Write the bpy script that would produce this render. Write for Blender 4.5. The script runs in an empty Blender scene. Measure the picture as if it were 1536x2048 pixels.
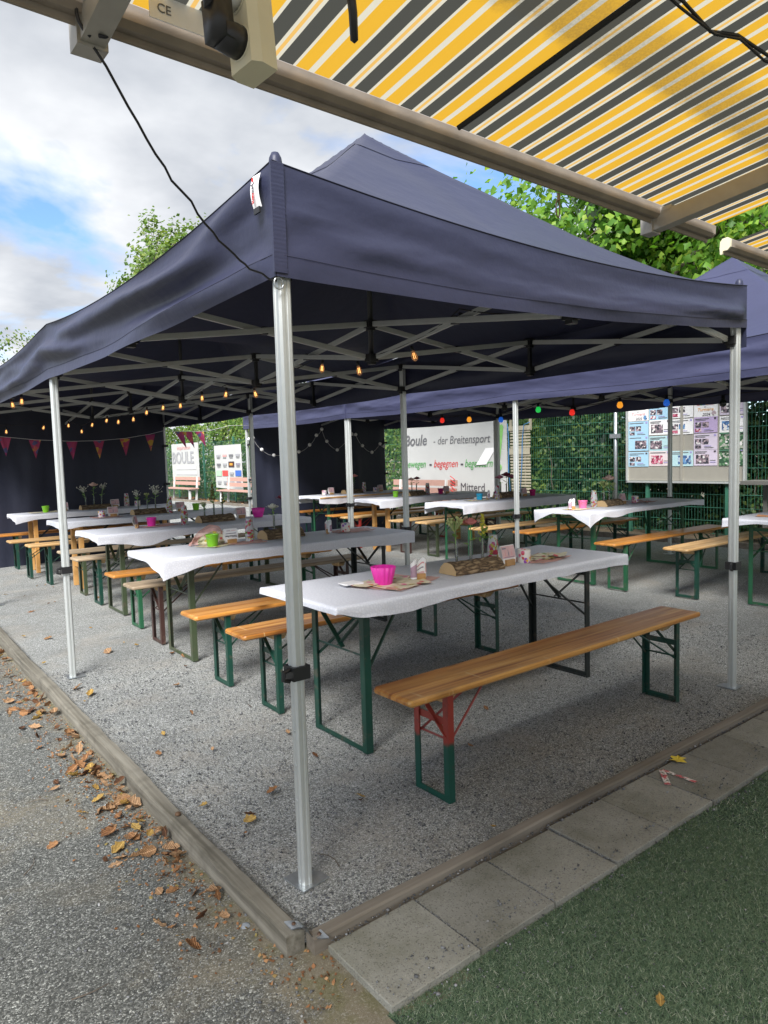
import bpy, math, random
import numpy as np
from mathutils import Vector, Matrix, noise as mnoise

SC = bpy.context.scene
COL = SC.collection
rnd = random.Random(7)
PI = math.pi
R = math.radians

# ------------------------------------------------------------------ camera
CAM_H = 1.432
cam_d = bpy.data.cameras.new('camera')
cam = bpy.data.objects.new('camera', cam_d)
COL.objects.link(cam)
yaw, pitch, roll = R(52.381), R(-4.529), R(-1.683)
fw = Vector((math.cos(pitch)*math.cos(yaw), math.cos(pitch)*math.sin(yaw), math.sin(pitch)))
rt = Vector((math.sin(yaw), -math.cos(yaw), 0))
up = rt.cross(fw)
r2 = math.cos(roll)*rt + math.sin(roll)*up
u2 = -math.sin(roll)*rt + math.cos(roll)*up
m = Matrix((r2, u2, -fw)).transposed().to_4x4()
m.translation = (0, 0, CAM_H)
cam.matrix_world = m
cam_d.sensor_fit = 'HORIZONTAL'
cam_d.sensor_width = 36
cam_d.lens = 1401.2/1536*36
cam_d.clip_start = .02
cam_d.clip_end = 2000
SC.camera = cam

# ------------------------------------------------------------------ sky, sun, exposure
SUN_EL, SUN_AZ = R(44), R(220)          # azimuth of the sun measured from +x
world = bpy.data.worlds.new('World')
SC.world = world
world.use_nodes = True
nt = world.node_tree
nt.nodes.clear()
def wn(t, **k):
    n = nt.nodes.new(t)
    for a, b in k.items():
        setattr(n, a, b)
    return n
L = nt.links.new
sky = wn('ShaderNodeTexSky', sky_type='NISHITA')
sky.sun_disc = False
sky.sun_elevation = SUN_EL
sky.sun_rotation = PI/2 - SUN_AZ
sky.air_density = 1.0
sky.dust_density = .6
sky.ozone_density = 2.0
tc = wn('ShaderNodeTexCoord')
sep = wn('ShaderNodeSeparateXYZ'); L(tc.outputs['Generated'], sep.inputs[0])
zc = wn('ShaderNodeMath', operation='MAXIMUM'); L(sep.outputs[2], zc.inputs[0]); zc.inputs[1].default_value = 0.0
za = wn('ShaderNodeMath', operation='ADD'); L(zc.outputs[0], za.inputs[0]); za.inputs[1].default_value = .16
dx = wn('ShaderNodeMath', operation='DIVIDE'); L(sep.outputs[0], dx.inputs[0]); L(za.outputs[0], dx.inputs[1])
dy = wn('ShaderNodeMath', operation='DIVIDE'); L(sep.outputs[1], dy.inputs[0]); L(za.outputs[0], dy.inputs[1])
cmb = wn('ShaderNodeCombineXYZ'); L(dx.outputs[0], cmb.inputs[0]); L(dy.outputs[0], cmb.inputs[1]); cmb.inputs[2].default_value = .4
n1 = wn('ShaderNodeTexNoise'); n1.inputs['Scale'].default_value = 1.05; n1.inputs['Detail'].default_value = 7; n1.inputs['Roughness'].default_value = .52
n1.inputs['Distortion'].default_value = .35
L(cmb.outputs[0], n1.inputs['Vector'])
rp = wn('ShaderNodeValToRGB'); L(n1.outputs['Fac'], rp.inputs[0])
rp.color_ramp.elements[0].position = .385; rp.color_ramp.elements[0].color = (0, 0, 0, 1)
rp.color_ramp.elements[1].position = .48; rp.color_ramp.elements[1].color = (1, 1, 1, 1)
n2 = wn('ShaderNodeTexNoise'); n2.inputs['Scale'].default_value = 1.9; n2.inputs['Detail'].default_value = 6; n2.inputs['Roughness'].default_value = .5
mp = wn('ShaderNodeMapping'); mp.inputs['Location'].default_value = (3.3, 1.7, 0); L(cmb.outputs[0], mp.inputs[0]); L(mp.outputs[0], n2.inputs['Vector'])
rc = wn('ShaderNodeValToRGB'); L(n2.outputs['Fac'], rc.inputs[0])
rc.color_ramp.elements[0].position = .33; rc.color_ramp.elements[0].color = (3.1, 3.3, 3.65, 1)
rc.color_ramp.elements[1].position = .66; rc.color_ramp.elements[1].color = (6.0, 6.1, 6.25, 1)
bl = wn('ShaderNodeMixRGB', blend_type='MULTIPLY'); bl.inputs[0].default_value = 1; L(sky.outputs[0], bl.inputs[1]); bl.inputs[2].default_value = (1.0, 1.18, 1.38, 1)
mx = wn('ShaderNodeMixRGB'); L(rp.outputs[0], mx.inputs[0]); L(bl.outputs[0], mx.inputs[1]); L(rc.outputs[0], mx.inputs[2])
bg = wn('ShaderNodeBackground'); bg.inputs['Strength'].default_value = .085; L(mx.outputs[0], bg.inputs[0])
wo = wn('ShaderNodeOutputWorld'); L(bg.outputs[0], wo.inputs[0])

sun_d = bpy.data.lights.new('sun', 'SUN')
sun_d.energy = 3.9
sun_d.angle = R(28)
sun_d.color = (1, .98, .955)
sun = bpy.data.objects.new('sun', sun_d)
COL.objects.link(sun)
sdir = Vector((math.cos(SUN_EL)*math.cos(SUN_AZ), math.cos(SUN_EL)*math.sin(SUN_AZ), math.sin(SUN_EL)))
sun.rotation_euler = sdir.to_track_quat('Z', 'Y').to_euler()
sun.location = (0, 0, 30)

vs = SC.view_settings
vs.view_transform = 'Standard'
vs.look = 'None'
vs.exposure = 1.15
vs.gamma = 1
vs.use_curve_mapping = False
SC.cycles.use_denoising = True
SC.cycles.max_bounces = 7
SC.cycles.diffuse_bounces = 4
SC.cycles.transparent_max_bounces = 8
SC.cycles.sample_clamp_indirect = 6

# ------------------------------------------------------------------ helpers
BASE = {}
def tag(o, label=None, cat=None, group=None, kind=None):
    if label: o['label'] = label
    if cat: o['category'] = cat
    if group: o['group'] = group
    if kind: o['kind'] = kind
    return o
def thing(name, label, cat, loc=(0, 0, 0), group=None):
    o = bpy.data.objects.new(name, None)
    o.empty_display_size = .1
    COL.objects.link(o)
    o.location = loc
    BASE[o] = Vector(loc)
    return tag(o, label, cat, group)
def link_mesh(name, me, parent=None, loc=(0, 0, 0)):
    o = bpy.data.objects.new(name, me)
    COL.objects.link(o)
    o.location = loc
    if parent is not None:
        o.parent = parent
    return o
def copy_tree(o, parent=None):
    c = o.copy()
    COL.objects.link(c)
    if parent is not None:
        c.parent = parent
        c.matrix_parent_inverse = o.matrix_parent_inverse.copy()
    for ch in o.children:
        copy_tree(ch, c)
    return c
def walk(o):
    yield o
    for c in o.children:
        yield from walk(c)
def set_mat(o, mat):
    for s in o.material_slots:
        s.link = 'OBJECT'
        s.material = mat

class MB:
    def __init__(s):
        s.v = []; s.f = []; s.mi = []; s.cur = 0
    def add(s, vs, fs):
        n = len(s.v)
        s.v += [tuple(p) for p in vs]
        for f in fs:
            s.f.append(tuple(i+n for i in f)); s.mi.append(s.cur)
        return s
    def box(s, c, d, Rm=None, ch=0):
        x, y, z = d[0]/2, d[1]/2, d[2]/2
        P = [Vector((a*x, b*y, e*z)) for e in (-1, 1) for b in (-1, 1) for a in (-1, 1)]
        if Rm: P = [Rm @ p for p in P]
        c = Vector(c)
        return s.add([p+c for p in P], [(0, 2, 3, 1), (4, 5, 7, 6), (0, 1, 5, 4), (2, 6, 7, 3), (0, 4, 6, 2), (1, 3, 7, 5)])
    def bar(s, p0, p1, w, h, upv=(0, 0, 1)):
        p0, p1 = Vector(p0), Vector(p1)
        d = (p1-p0).normalized(); u = Vector(upv)
        if abs(d.dot(u)) > .98: u = Vector((1, 0, 0))
        sx = d.cross(u).normalized()*w/2; uu = sx.cross(d).normalized()*h/2
        P = [p+a*sx+b*uu for p in (p0, p1) for a, b in ((-1, -1), (1, -1), (1, 1), (-1, 1))]
        return s.add(P, [(3, 2, 1, 0), (4, 5, 6, 7), (0, 1, 5, 4), (1, 2, 6, 5), (2, 3, 7, 6), (3, 0, 4, 7)])
    def tube(s, pts, r, n=6, cap=True):
        pts = [Vector(p) for p in pts]; k = len(pts)
        rr = r if isinstance(r, (list, tuple)) else [r]*k
        V = []; prev = None
        for i, p in enumerate(pts):
            d = (pts[min(i+1, k-1)]-pts[max(i-1, 0)]).normalized()
            if prev is None:
                a = Vector((0, 0, 1)) if abs(d.z) < .9 else Vector((1, 0, 0))
                sx = d.cross(a).normalized()
            else:
                sx = (prev-d*prev.dot(d)).normalized()
            prev = sx; sy = d.cross(sx)
            for j in range(n):
                t = 2*PI*j/n
                V.append(p+(sx*math.cos(t)+sy*math.sin(t))*rr[i])
        F = [(i*n+j, i*n+(j+1) % n, (i+1)*n+(j+1) % n, (i+1)*n+j) for i in range(k-1) for j in range(n)]
        if cap:
            F += [tuple(range(n-1, -1, -1)), tuple(range((k-1)*n, k*n))]
        return s.add(V, F)
    def lathe(s, prof, n=16, c=(0, 0, 0), Rm=None, wav=None):
        V = []; c = Vector(c)
        for i, (r, z) in enumerate(prof):
            for j in range(n):
                t = 2*PI*j/n
                q = r*(wav(t, z) if wav else 1)
                p = Vector((q*math.cos(t), q*math.sin(t), z))
                if Rm: p = Rm @ p
                V.append(p+c)
        F = [(i*n+j, i*n+(j+1) % n, (i+1)*n+(j+1) % n, (i+1)*n+j) for i in range(len(prof)-1) for j in range(n)]
        return s.add(V, F)
    def grid(s, fn, nu, nv, flip=False):
        V = [fn(i/nu, j/nv) for j in range(nv+1) for i in range(nu+1)]
        w = nu+1
        F = [(j*w+i, j*w+i+1, (j+1)*w+i+1, (j+1)*w+i) for j in range(nv) for i in range(nu)]
        if flip: F = [f[::-1] for f in F]
        return s.add(V, F)
    def sweep(s, prof, p0, p1, side, upv):
        # profile (side, up) pairs extruded from p0 to p1
        p0, p1, sd, u = Vector(p0), Vector(p1), Vector(side), Vector(upv)
        n = len(prof)
        V = [p+sd*a+u*b for p in (p0, p1) for a, b in prof]
        F = [(j, (j+1) % n, n+(j+1) % n, n+j) for j in range(n)] + [tuple(range(n-1, -1, -1)), tuple(range(n, 2*n))]
        return s.add(V, F)
    def ball(s, c, r, n=8, k=6):
        pr = [(max(1e-4, r*math.sin(PI*i/k)), -r*math.cos(PI*i/k)) for i in range(k+1)]
        return s.lathe(pr, n, c)
    def mesh(s, name, mats, smooth=False, off=Vector((0, 0, 0))):
        me = bpy.data.meshes.new(name)
        me.from_pydata([(x-off[0], y-off[1], z-off[2]) for x, y, z in s.v], [], s.f)
        if not isinstance(mats, (list, tuple)): mats = [mats]
        for m_ in mats: me.materials.append(m_)
        if len(mats) > 1:
            me.polygons.foreach_set('material_index', s.mi)
        if smooth:
            me.polygons.foreach_set('use_smooth', [True]*len(me.polygons))
        me.update()
        return me
    def build(s, name, mats, parent=None, smooth=False, root=None):
        # vertices are in world space; parent is a thing or part built unrotated
        if parent is not None:
            off = BASE[parent]
            o = link_mesh(name, s.mesh(name, mats, smooth, off), parent)
            BASE[o] = off
            return o
        off = Vector(root) if root else Vector((0, 0, 0))
        o = link_mesh(name, s.mesh(name, mats, smooth, off), None, off)
        BASE[o] = off
        return o

def np_mesh(name, V, F, mat, smooth=False):
    """V (n,3) floats, F (m,k) ints of equal size polygons"""
    me = bpy.data.meshes.new(name)
    V = np.asarray(V, dtype=np.float32); F = np.asarray(F, dtype=np.int32)
    k = F.shape[1]
    me.vertices.add(len(V)); me.vertices.foreach_set('co', V.ravel())
    me.loops.add(F.size); me.loops.foreach_set('vertex_index', F.ravel())
    me.polygons.add(len(F))
    me.polygons.foreach_set('loop_start', np.arange(0, F.size, k, dtype=np.int32))
    me.polygons.foreach_set('loop_total', np.full(len(F), k, dtype=np.int32))
    if smooth: me.polygons.foreach_set('use_smooth', np.ones(len(F), dtype=bool))
    me.materials.append(mat)
    me.update(calc_edges=True)
    me.validate()
    return me

FONTS = []
def text(name, s, mat, parent, loc, xdir, ydir, size, shear=0, align='LEFT', ext=.0006, bold=0, squash=1):
    cu = bpy.data.curves.new(name, 'FONT')
    cu.body = s; cu.size = size; cu.shear = shear; cu.align_x = align; cu.align_y = 'BOTTOM_BASELINE'
    cu.extrude = ext; cu.offset = bold; cu.resolution_u = 3
    cu.materials.append(mat)
    o = bpy.data.objects.new(name, cu)
    COL.objects.link(o)
    x, y = Vector(xdir).normalized(), Vector(ydir).normalized()
    z = x.cross(y)
    mm = Matrix((x*squash, y, z)).transposed().to_4x4()
    mm.translation = Vector(loc)-(BASE[parent] if parent is not None else Vector((0, 0, 0)))
    o.matrix_local = mm
    if parent is not None:
        o.parent = parent
        o.matrix_local = mm
    FONTS.append(o)
    return o

def sm(a, b, x):
    t = max(0, min(1, (x-a)/(b-a)))
    return t*t*(3-2*t)
def G(x, y):
    return .045*sm(4, 9, math.hypot(x, y))
def ns(x, y=0, z=0):
    return mnoise.noise(Vector((x, y, z)))

# ------------------------------------------------------------------ materials
class NT:
    def __init__(s, name):
        s.m = bpy.data.materials.new(name); s.m.use_nodes = True
        s.t = s.m.node_tree; s.t.nodes.clear()
        s.out = s.t.nodes.new('ShaderNodeOutputMaterial')
    def n(s, t, ins=None, **k):
        nd = s.t.nodes.new(t)
        for a, b in k.items(): setattr(nd, a, b)
        for a, b in (ins or {}).items():
            if isinstance(b, bpy.types.NodeSocket): s.t.links.new(b, nd.inputs[a])
            else: nd.inputs[a].default_value = b
        return nd
    def coord(s, kind='Object', scale=(1, 1, 1), rand=False):
        tc = s.n('ShaderNodeTexCoord')
        v = tc.outputs[kind]
        if rand:
            oi = s.n('ShaderNodeObjectInfo')
            mu = s.n('ShaderNodeMath', {0: oi.outputs['Random'], 1: 37.0}, operation='MULTIPLY')
            v = s.n('ShaderNodeVectorMath', {0: v, 1: mu.outputs[0]}, operation='ADD').outputs[0]
        return s.n('ShaderNodeMapping', {'Vector': v, 'Scale': scale}).outputs[0]
    def ramp(s, fac, stops, interp='LINEAR'):
        r = s.n('ShaderNodeValToRGB', {0: fac})
        r.color_ramp.interpolation = interp
        e = r.color_ramp.elements
        while len(e) < len(stops): e.new(.5)
        for i, (p, c) in enumerate(stops):
            e[i].position = p; e[i].color = (*c, 1) if len(c) == 3 else c
        return r.outputs[0]
    def mix(s, fac, a, b, mode='MIX'):
        f = {0: fac}
        for i, q in ((1, a), (2, b)):
            f[i] = (*q, 1) if isinstance(q, tuple) and len(q) == 3 else q
        return s.n('ShaderNodeMixRGB', f, blend_type=mode).outputs[0]
    def noise(s, vec, scale, detail=3, rough=.5):
        return s.n('ShaderNodeTexNoise', {'Vector': vec, 'Scale': scale, 'Detail': detail, 'Roughness': rough}).outputs['Fac']
    def bump(s, h, strength, dist=.01):
        return s.n('ShaderNodeBump', {'Height': h, 'Strength': strength, 'Distance': dist}).outputs[0]
    def bsdf(s, col, rough=.6, metal=0, normal=None, spec=.5, sheen=0, trans=0, alpha=None, emit=None, es=0):
        ins = {'Base Color': (*col, 1) if isinstance(col, tuple) else col, 'Roughness': rough, 'Metallic': metal,
               'Specular IOR Level': spec, 'Transmission Weight': trans}
        if sheen: ins['Sheen Weight'] = sheen
        if normal is not None: ins['Normal'] = normal
        if emit is not None:
            ins['Emission Color'] = (*emit, 1); ins['Emission Strength'] = es
        return s.n('ShaderNodeBsdfPrincipled', ins)
    def done(s, sh):
        s.t.links.new(sh.outputs[0], s.out.inputs[0]); return s.m

def simple(name, col, rough=.6, metal=0, var=.12, scale=12, bump=0, bscale=60, spec=.5, rand=False, **k):
    t = NT(name)
    v = t.coord(rand=rand)
    f = t.noise(v, scale, 4)
    c = t.mix(f, tuple(max(0, x*(1-var)) for x in col), tuple(min(1, x*(1+var)) for x in col))
    nrm = t.bump(t.noise(v, bscale, 3), bump, .004) if bump else None
    return t.done(t.bsdf(c, rough, metal, nrm, spec, **k))

def fabric(name, base, rough=.42):
    t = NT(name)
    v = t.coord()
    f = t.noise(v, 2.2, 4)
    c = t.mix(f, tuple(x*.82 for x in base), tuple(x*1.15 for x in base))
    w = t.noise(v, 9, 4, .55)
    fine = t.noise(v, 900, 1)
    b = t.bump(w, .16, .03)
    return t.done(t.bsdf(c, rough, 0, b, .36))

def wood(name, c1, c2, c3, rough=.4, grain=(1.2, 30, 30), knots=True, coat=0):
    t = NT(name)
    v = t.coord(scale=grain, rand=True)
    a = t.noise(v, 1.0, 5, .6)
    v2 = t.coord(scale=(grain[0]*.5, grain[1]*.22, grain[2]*.22), rand=True)
    b = t.noise(v2, 1.0, 3)
    c = t.ramp(a, [(.32, c1), (.47, c2), (.66, c3)])
    c = t.mix(t.ramp(b, [(.35, (0, 0, 0)), (.65, (1, 1, 1))]), t.mix(.6, c, c1), c)
    if knots:
        v3 = t.coord(scale=(2.3, 7, 7), rand=True)
        vo = t.n('ShaderNodeTexVoronoi', {'Vector': v3, 'Scale': 1.0})
        c = t.mix(t.ramp(vo.outputs['Distance'], [(.05, (1, 1, 1)), (.2, (0, 0, 0))]), c, tuple(x*.38 for x in c1))
    oi = t.n('ShaderNodeObjectInfo')
    hs = t.n('ShaderNodeHueSaturation', {'Color': c, 'Value': t.n('ShaderNodeMapRange', {0: oi.outputs['Random'], 3: .82, 4: 1.12}).outputs[0]})
    d = t.noise(t.coord(scale=(3, 9, 9), rand=True), 1.0, 4)
    c = t.mix(t.ramp(d, [(.52, (0, 0, 0)), (.75, (.55, .55, .55))]), hs.outputs[0], tuple(x*.55 for x in c1))
    sc_ = t.noise(t.coord(scale=(34, 2.0, 2.0), rand=True), 1.0, 2, .4)
    sc2 = t.noise(t.coord(scale=(2.2, 6, 6), rand=True), 1.0, 4, .6)
    sm_ = t.mix(1, t.ramp(sc_, [(.66, (0, 0, 0)), (.70, (.6, .6, .6))]), t.ramp(sc2, [(.5, (0, 0, 0)), (.62, (1, 1, 1))]), 'MULTIPLY')
    if coat: c = t.mix(sm_, c, (.66, .48, .26))
    p = t.bsdf(c, t.ramp(a, [(.3, (rough*1.25,)*3), (.7, (rough*.85,)*3)]), 0, t.bump(a, .25, .003))
    p.inputs['Coat Weight'].default_value = coat
    p.inputs['Coat Roughness'].default_value = .22
    return t.done(p)

def paint(name, col, wear=.5, rough=.42):
    t = NT(name)
    v = t.coord(rand=True)
    f = t.noise(v, 14, 5, .65)
    c = t.mix(t.ramp(f, [(.56, (0, 0, 0)), (.64, (wear,)*3)]), t.mix(t.noise(v, 5), tuple(x*.8 for x in col), tuple(x*1.2 for x in col)), (.10, .07, .05))
    return t.done(t.bsdf(c, rough, 0, t.bump(f, .2, .002)))

def leafy(name, stops, trans=.35, rough=.5, island=True):
    t = NT(name)
    if island:
        g = t.n('ShaderNodeNewGeometry'); f = g.outputs['Random Per Island']
    else:
        f = t.n('ShaderNodeObjectInfo').outputs['Random']
    c = t.ramp(f, stops)
    d = t.bsdf(c, rough, spec=.35)
    tr = t.n('ShaderNodeBsdfTranslucent', {0: t.mix(1, c, (1.0, 1.15, .45), 'MULTIPLY')})
    return t.done(t.n('ShaderNodeMixShader', {0: trans, 1: d.outputs[0], 2: tr.outputs[0]}))

NAVY = fabric('navy_tent_fabric', (.027, .030, .060), .46)
NAVY2 = fabric('sunlit_tone_tent_fabric', (.044, .047, .094), .48)  # far tents: sunlit brightness put into a lighter navy
INNER = fabric('dark_sidewall_fabric', (.022, .025, .042), .5)
ALU = simple('brushed_aluminium', (.56, .58, .56), .42, .55, .08, 30, .05, 200)
ALUD = simple('dull_aluminium_strut', (.50, .51, .49), .5, .4, .1, 20)
BLACKP = simple('black_plastic', (.012, .012, .013), .45)
GALV = simple('galvanised_steel', (.45, .48, .5), .35, .8, .25, 40)
CLOTH = None
t = NT('white_damask_paper')
v = t.coord()
vo = t.n('ShaderNodeTexVoronoi', {'Vector': v, 'Scale': 60.0}, feature='DISTANCE_TO_EDGE')
hh = t.ramp(vo.outputs['Distance'], [(.05, (0, 0, 0)), (.25, (1, 1, 1))])
w = t.noise(v, 7, 4)
hsum = t.mix(.5, hh, w)
sx_ = t.n('ShaderNodeSeparateXYZ', {0: v})
fx_ = t.n('ShaderNodeMath', {0: t.n('ShaderNodeMath', {0: sx_.outputs[0], 1: 2.7}, operation='MULTIPLY').outputs[0], 1: .5}, operation='PINGPONG')
fl_ = t.ramp(fx_.outputs[0], [(.0, (1, 1, 1)), (.03, (0, 0, 0))])
cr_ = t.n('ShaderNodeTexVoronoi', {'Vector': t.n('ShaderNodeMixRGB', {0: .25, 1: v, 2: t.n('ShaderNodeTexNoise', {'Vector': v, 'Scale': 4.0}).outputs['Color']}, blend_type='ADD').outputs[0], 'Scale': 6.5}, feature='DISTANCE_TO_EDGE')
ce_ = t.ramp(cr_.outputs['Distance'], [(.0, (1, 1, 1)), (.10, (0, 0, 0))])
hsum = t.mix(.45, hsum, t.mix(.5, fl_, ce_))
CLOTH = t.done(t.bsdf(t.mix(hh, (.54, .55, .595), (.60, .61, .65)), .6, 0, t.bump(hsum, .30, .006)))
PINE = wood('varnished_pine', (.19, .050, .010), (.50, .22, .042), (.66, .37, .105), .33, coat=.35)
PINEL = wood('pale_pine', (.42, .24, .09), (.60, .38, .17), (.70, .50, .26), .45)
PINEO = wood('orange_pine', (.36, .13, .02), (.52, .22, .045), (.60, .30, .08), .32, coat=.3)
GREYW = wood('weathered_pine', (.26, .19, .12), (.42, .32, .21), (.52, .43, .31), .65)
LEGW = wood('wooden_table_leg', (.42, .20, .05), (.58, .30, .09), (.66, .40, .16), .45, grain=(30, 30, 1.5), knots=False)
TIMB = wood('weathered_timber', (.095, .085, .062), (.18, .165, .13), (.29, .27, .22), .9, grain=(34, .9, 34), knots=False)
EDGE = wood('grey_edging_board', (.13, .11, .085), (.19, .165, .13), (.25, .22, .18), .9, knots=False)
BLOCKW = wood('beech_block', (.38, .20, .07), (.50, .28, .10), (.58, .36, .16), .5, grain=(12, 60, 60), knots=False)
G_DARK = paint('dark_green_paint', (.006, .045, .030))
G_MID = paint('mid_green_paint', (.016, .095, .042))
G_OLIVE = paint('olive_green_paint', (.045, .062, .030), .4)
G_BLACK = paint('black_green_paint', (.010, .014, .013))
RED = paint('red_paint', (.30, .025, .02))
MAROON = paint('maroon_paint', (.05, .022, .018))
t = NT('red_over_green_paint')
v = t.coord()
sp = t.n('ShaderNodeSeparateXYZ', {0: v})
nz = t.noise(v, 30, 4)
zz = t.n('ShaderNodeMath', {0: nz, 1: .06, 2: sp.outputs[2]}, operation='MULTIPLY_ADD')
fac = t.ramp(zz.outputs[0], [(.262, (0, 0, 0)), (.285, (1, 1, 1))])
wr = t.ramp(t.noise(v, 18, 5, .7), [(.58, (0, 0, 0)), (.68, (.7, .7, .7))])
c = t.mix(wr, t.mix(fac, (.006, .06, .042), (.25, .032, .022)), (.06, .03, .025))
RGRN = t.done(t.bsdf(c, .4))
WHITE = simple('white_card', (.78, .77, .76), .6, var=.04)
FENCE = simple('green_fence_coating', (.035, .13, .085), .45)
SLATW = simple('bleached_wood_slat', (.33, .30, .22), .8, var=.3, scale=9)
BENCHP = simple('pinkish_brown_bench_slat', (.42, .25, .20), .7, var=.15, rand=True)
CONC = simple('white_bench_stand', (.55, .55, .53), .7)
GREYM = simple('grey_metal_shelf', (.16, .155, .14), .6)
BARM = simple('weathered_awning_aluminium', (.25, .21, .17), .55, .15, .45, 9, .15, 50)
ARMM = simple('awning_arm_aluminium', (.36, .34, .30), .5, .3, .15, 20)
CREAM = simple('cream_plastic', (.62, .57, .40), .5, var=.08, scale=25)
CABLE = simple('black_cable', (.01, .01, .014), .5)
GLASSV = NT('clear_thin_glass')
g1 = GLASSV.n('ShaderNodeBsdfTransparent', {0: (.95, .97, .95, 1)})
g2 = GLASSV.n('ShaderNodeBsdfGlossy', {0: (1, 1, 1, 1), 'Roughness': .05})
fr = GLASSV.n('ShaderNodeFresnel', {0: 1.5})
fa = GLASSV.n('ShaderNodeMath', {0: fr.outputs[0], 1: .03}, operation='ADD')
gd = GLASSV.n('ShaderNodeBsdfDiffuse', {0: (.75, .80, .78, 1)})
gm = GLASSV.n('ShaderNodeMixShader', {0: .16, 1: g1.outputs[0], 2: gd.outputs[0]})
GLASSV = GLASSV.done(GLASSV.n('ShaderNodeMixShader', {0: fa.outputs[0], 1: gm.outputs[0], 2: g2.outputs[0]}))
def glow(name, col, em, s, alpha=.5):
    t = NT(name)
    a = t.n('ShaderNodeBsdfTransparent', {0: (*col, 1)})
    b = t.bsdf(col, .15, emit=em, es=s)
    return t.done(t.n('ShaderNodeMixShader', {0: alpha, 1: a.outputs[0], 2: b.outputs[0]}))
AMBER = glow('amber_bulb_glass', (.80, .60, .42), (1, .5, .25), .06, .25)
FILA = NT('glowing_filament'); FILA = FILA.done(FILA.n('ShaderNodeEmission', {0: (1, .62, .25, 1), 1: 2.2}))
B_RED = glow('red_bulb', (.6, .02, .015), (.9, .03, .02), .35, .95)
B_ORG = glow('orange_bulb', (.7, .28, .01), (.9, .35, .03), .4, .95)
B_BLU = glow('blue_bulb', (.01, .08, .5), (.02, .15, .7), .25, .95)
B_GRN = glow('green_bulb', (.01, .4, .05), (.02, .6, .1), .35, .95)
BALL = simple('white_paper_ball', (.72, .71, .68), .8)
PINK = simple('pink_plastic', (.72, .03, .36), .38, var=.05)
PINK2 = simple('pale_pink_tin', (.80, .16, .38), .4, var=.05)
PINKD = simple('deep_pink_tin', (.50, .02, .16), .4, var=.05)
LIME = simple('lime_green_tin', (.20, .52, .02), .38, var=.05)
CYAN = simple('turquoise_tin', (.01, .36, .62), .38, var=.05)
STEM = simple('green_stem', (.20, .36, .08), .6, var=.3, rand=True)
UMBEL = simple('yellow_green_umbel', (.42, .48, .20), .7, var=.3, scale=80)
GOLDR = simple('goldenrod_yellow', (.55, .50, .06), .7, var=.3, scale=80)
ROSEP = simple('salmon_pink_petals', (.66, .22, .20), .6, var=.2, scale=60)
ROSEL = simple('pale_pink_petals', (.68, .46, .38), .6, var=.15, scale=60)
ROSED = simple('dark_red_petals', (.16, .008, .03), .55, var=.3, scale=60)
ROSEM = simple('mauve_pink_petals', (.36, .10, .16), .6, var=.3, scale=60)
WHITEF = simple('white_petals', (.62, .62, .52), .7, var=.2, scale=90)
RUSTF = simple('brownish_fern_tip', (.16, .14, .03), .7, var=.4, scale=60)
def floral(name, base, scale=30, dark=False):
    t = NT(name)
    v = t.coord(rand=True)
    vo = t.n('ShaderNodeTexVoronoi', {'Vector': v, 'Scale': float(scale)})
    h = t.n('ShaderNodeSeparateColor', {0: vo.outputs['Color']})
    pal = [(0, (.55, .03, .05)), (.2, (.30, .06, .42)), (.38, (.72, .40, .03)), (.55, base), (.75, (.16, .08, .40)), (.88, (.62, .10, .20))] if dark else \
          [(0, base), (.45, base), (.62, (.55, .42, .06)), (.78, (.60, .06, .08)), (.86, (.66, .16, .28)), (.93, (.20, .30, .06))]
    c = t.ramp(h.outputs[0], pal, 'CONSTANT')
    c = t.mix(t.ramp(vo.outputs['Distance'], [(.35, (0, 0, 0)), (.5, (1, 1, 1))]), c, base)
    return t.done(t.bsdf(c, .5))
VOTIVE = floral('floral_candle_paper', (.70, .66, .60), 38, True)
NAPK = floral('floral_napkin', (.66, .60, .42), 26)
t = NT('pink_organza'); a = t.n('ShaderNodeBsdfTransparent'); b = t.bsdf((.68, .36, .29), .7)
ORGZ = t.done(t.n('ShaderNodeMixShader', {0: .6, 1: a.outputs[0], 2: b.outputs[0]}))
t = NT('printed_clear_cup')
v = t.coord(rand=True)
sp = t.n('ShaderNodeSeparateXYZ', {0: t.coord()})
vo = t.n('ShaderNodeTexVoronoi', {'Vector': v, 'Scale': 48.0})
h = t.n('ShaderNodeSeparateColor', {0: vo.outputs['Color']})
c = t.ramp(h.outputs[0], [(0, (.62, .05, .12)), (.3, (.60, .50, .05)), (.5, (.25, .42, .06)), (.7, (.7, .7, .7)), (.85, (.62, .10, .30))], 'CONSTANT')
a = t.n('ShaderNodeBsdfTransparent', {0: (.9, .92, .92, 1)})
b = t.bsdf(c, .3)
wht = t.bsdf((.72, .74, .74), .2)
m1 = t.n('ShaderNodeMixShader', {0: t.ramp(h.outputs[1], [(.45, (0, 0, 0)), (.5, (1, 1, 1))], 'CONSTANT'), 1: wht.outputs[0], 2: b.outputs[0]})
CUP = t.done(t.n('ShaderNodeMixShader', {0: .55, 1: a.outputs[0], 2: m1.outputs[0]}))
t = NT('bark')
v = t.coord(scale=(9, 34, 34), rand=True)
wv_ = t.n('ShaderNodeTexNoise', {'Vector': v, 'Scale': .8, 'Detail': 4.0})
v2 = t.n('ShaderNodeMixRGB', {0: .9, 1: v, 2: wv_.outputs['Color']}, blend_type='ADD').outputs[0]
vo = t.n('ShaderNodeTexVoronoi', {'Vector': v2, 'Scale': 1.5}, feature='DISTANCE_TO_EDGE')
nn = t.noise(v, 1.6, 7, .72)
h = t.mix(.62, t.ramp(vo.outputs['Distance'], [(.0, (0, 0, 0)), (.30, (1, 1, 1))]), nn)
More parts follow.
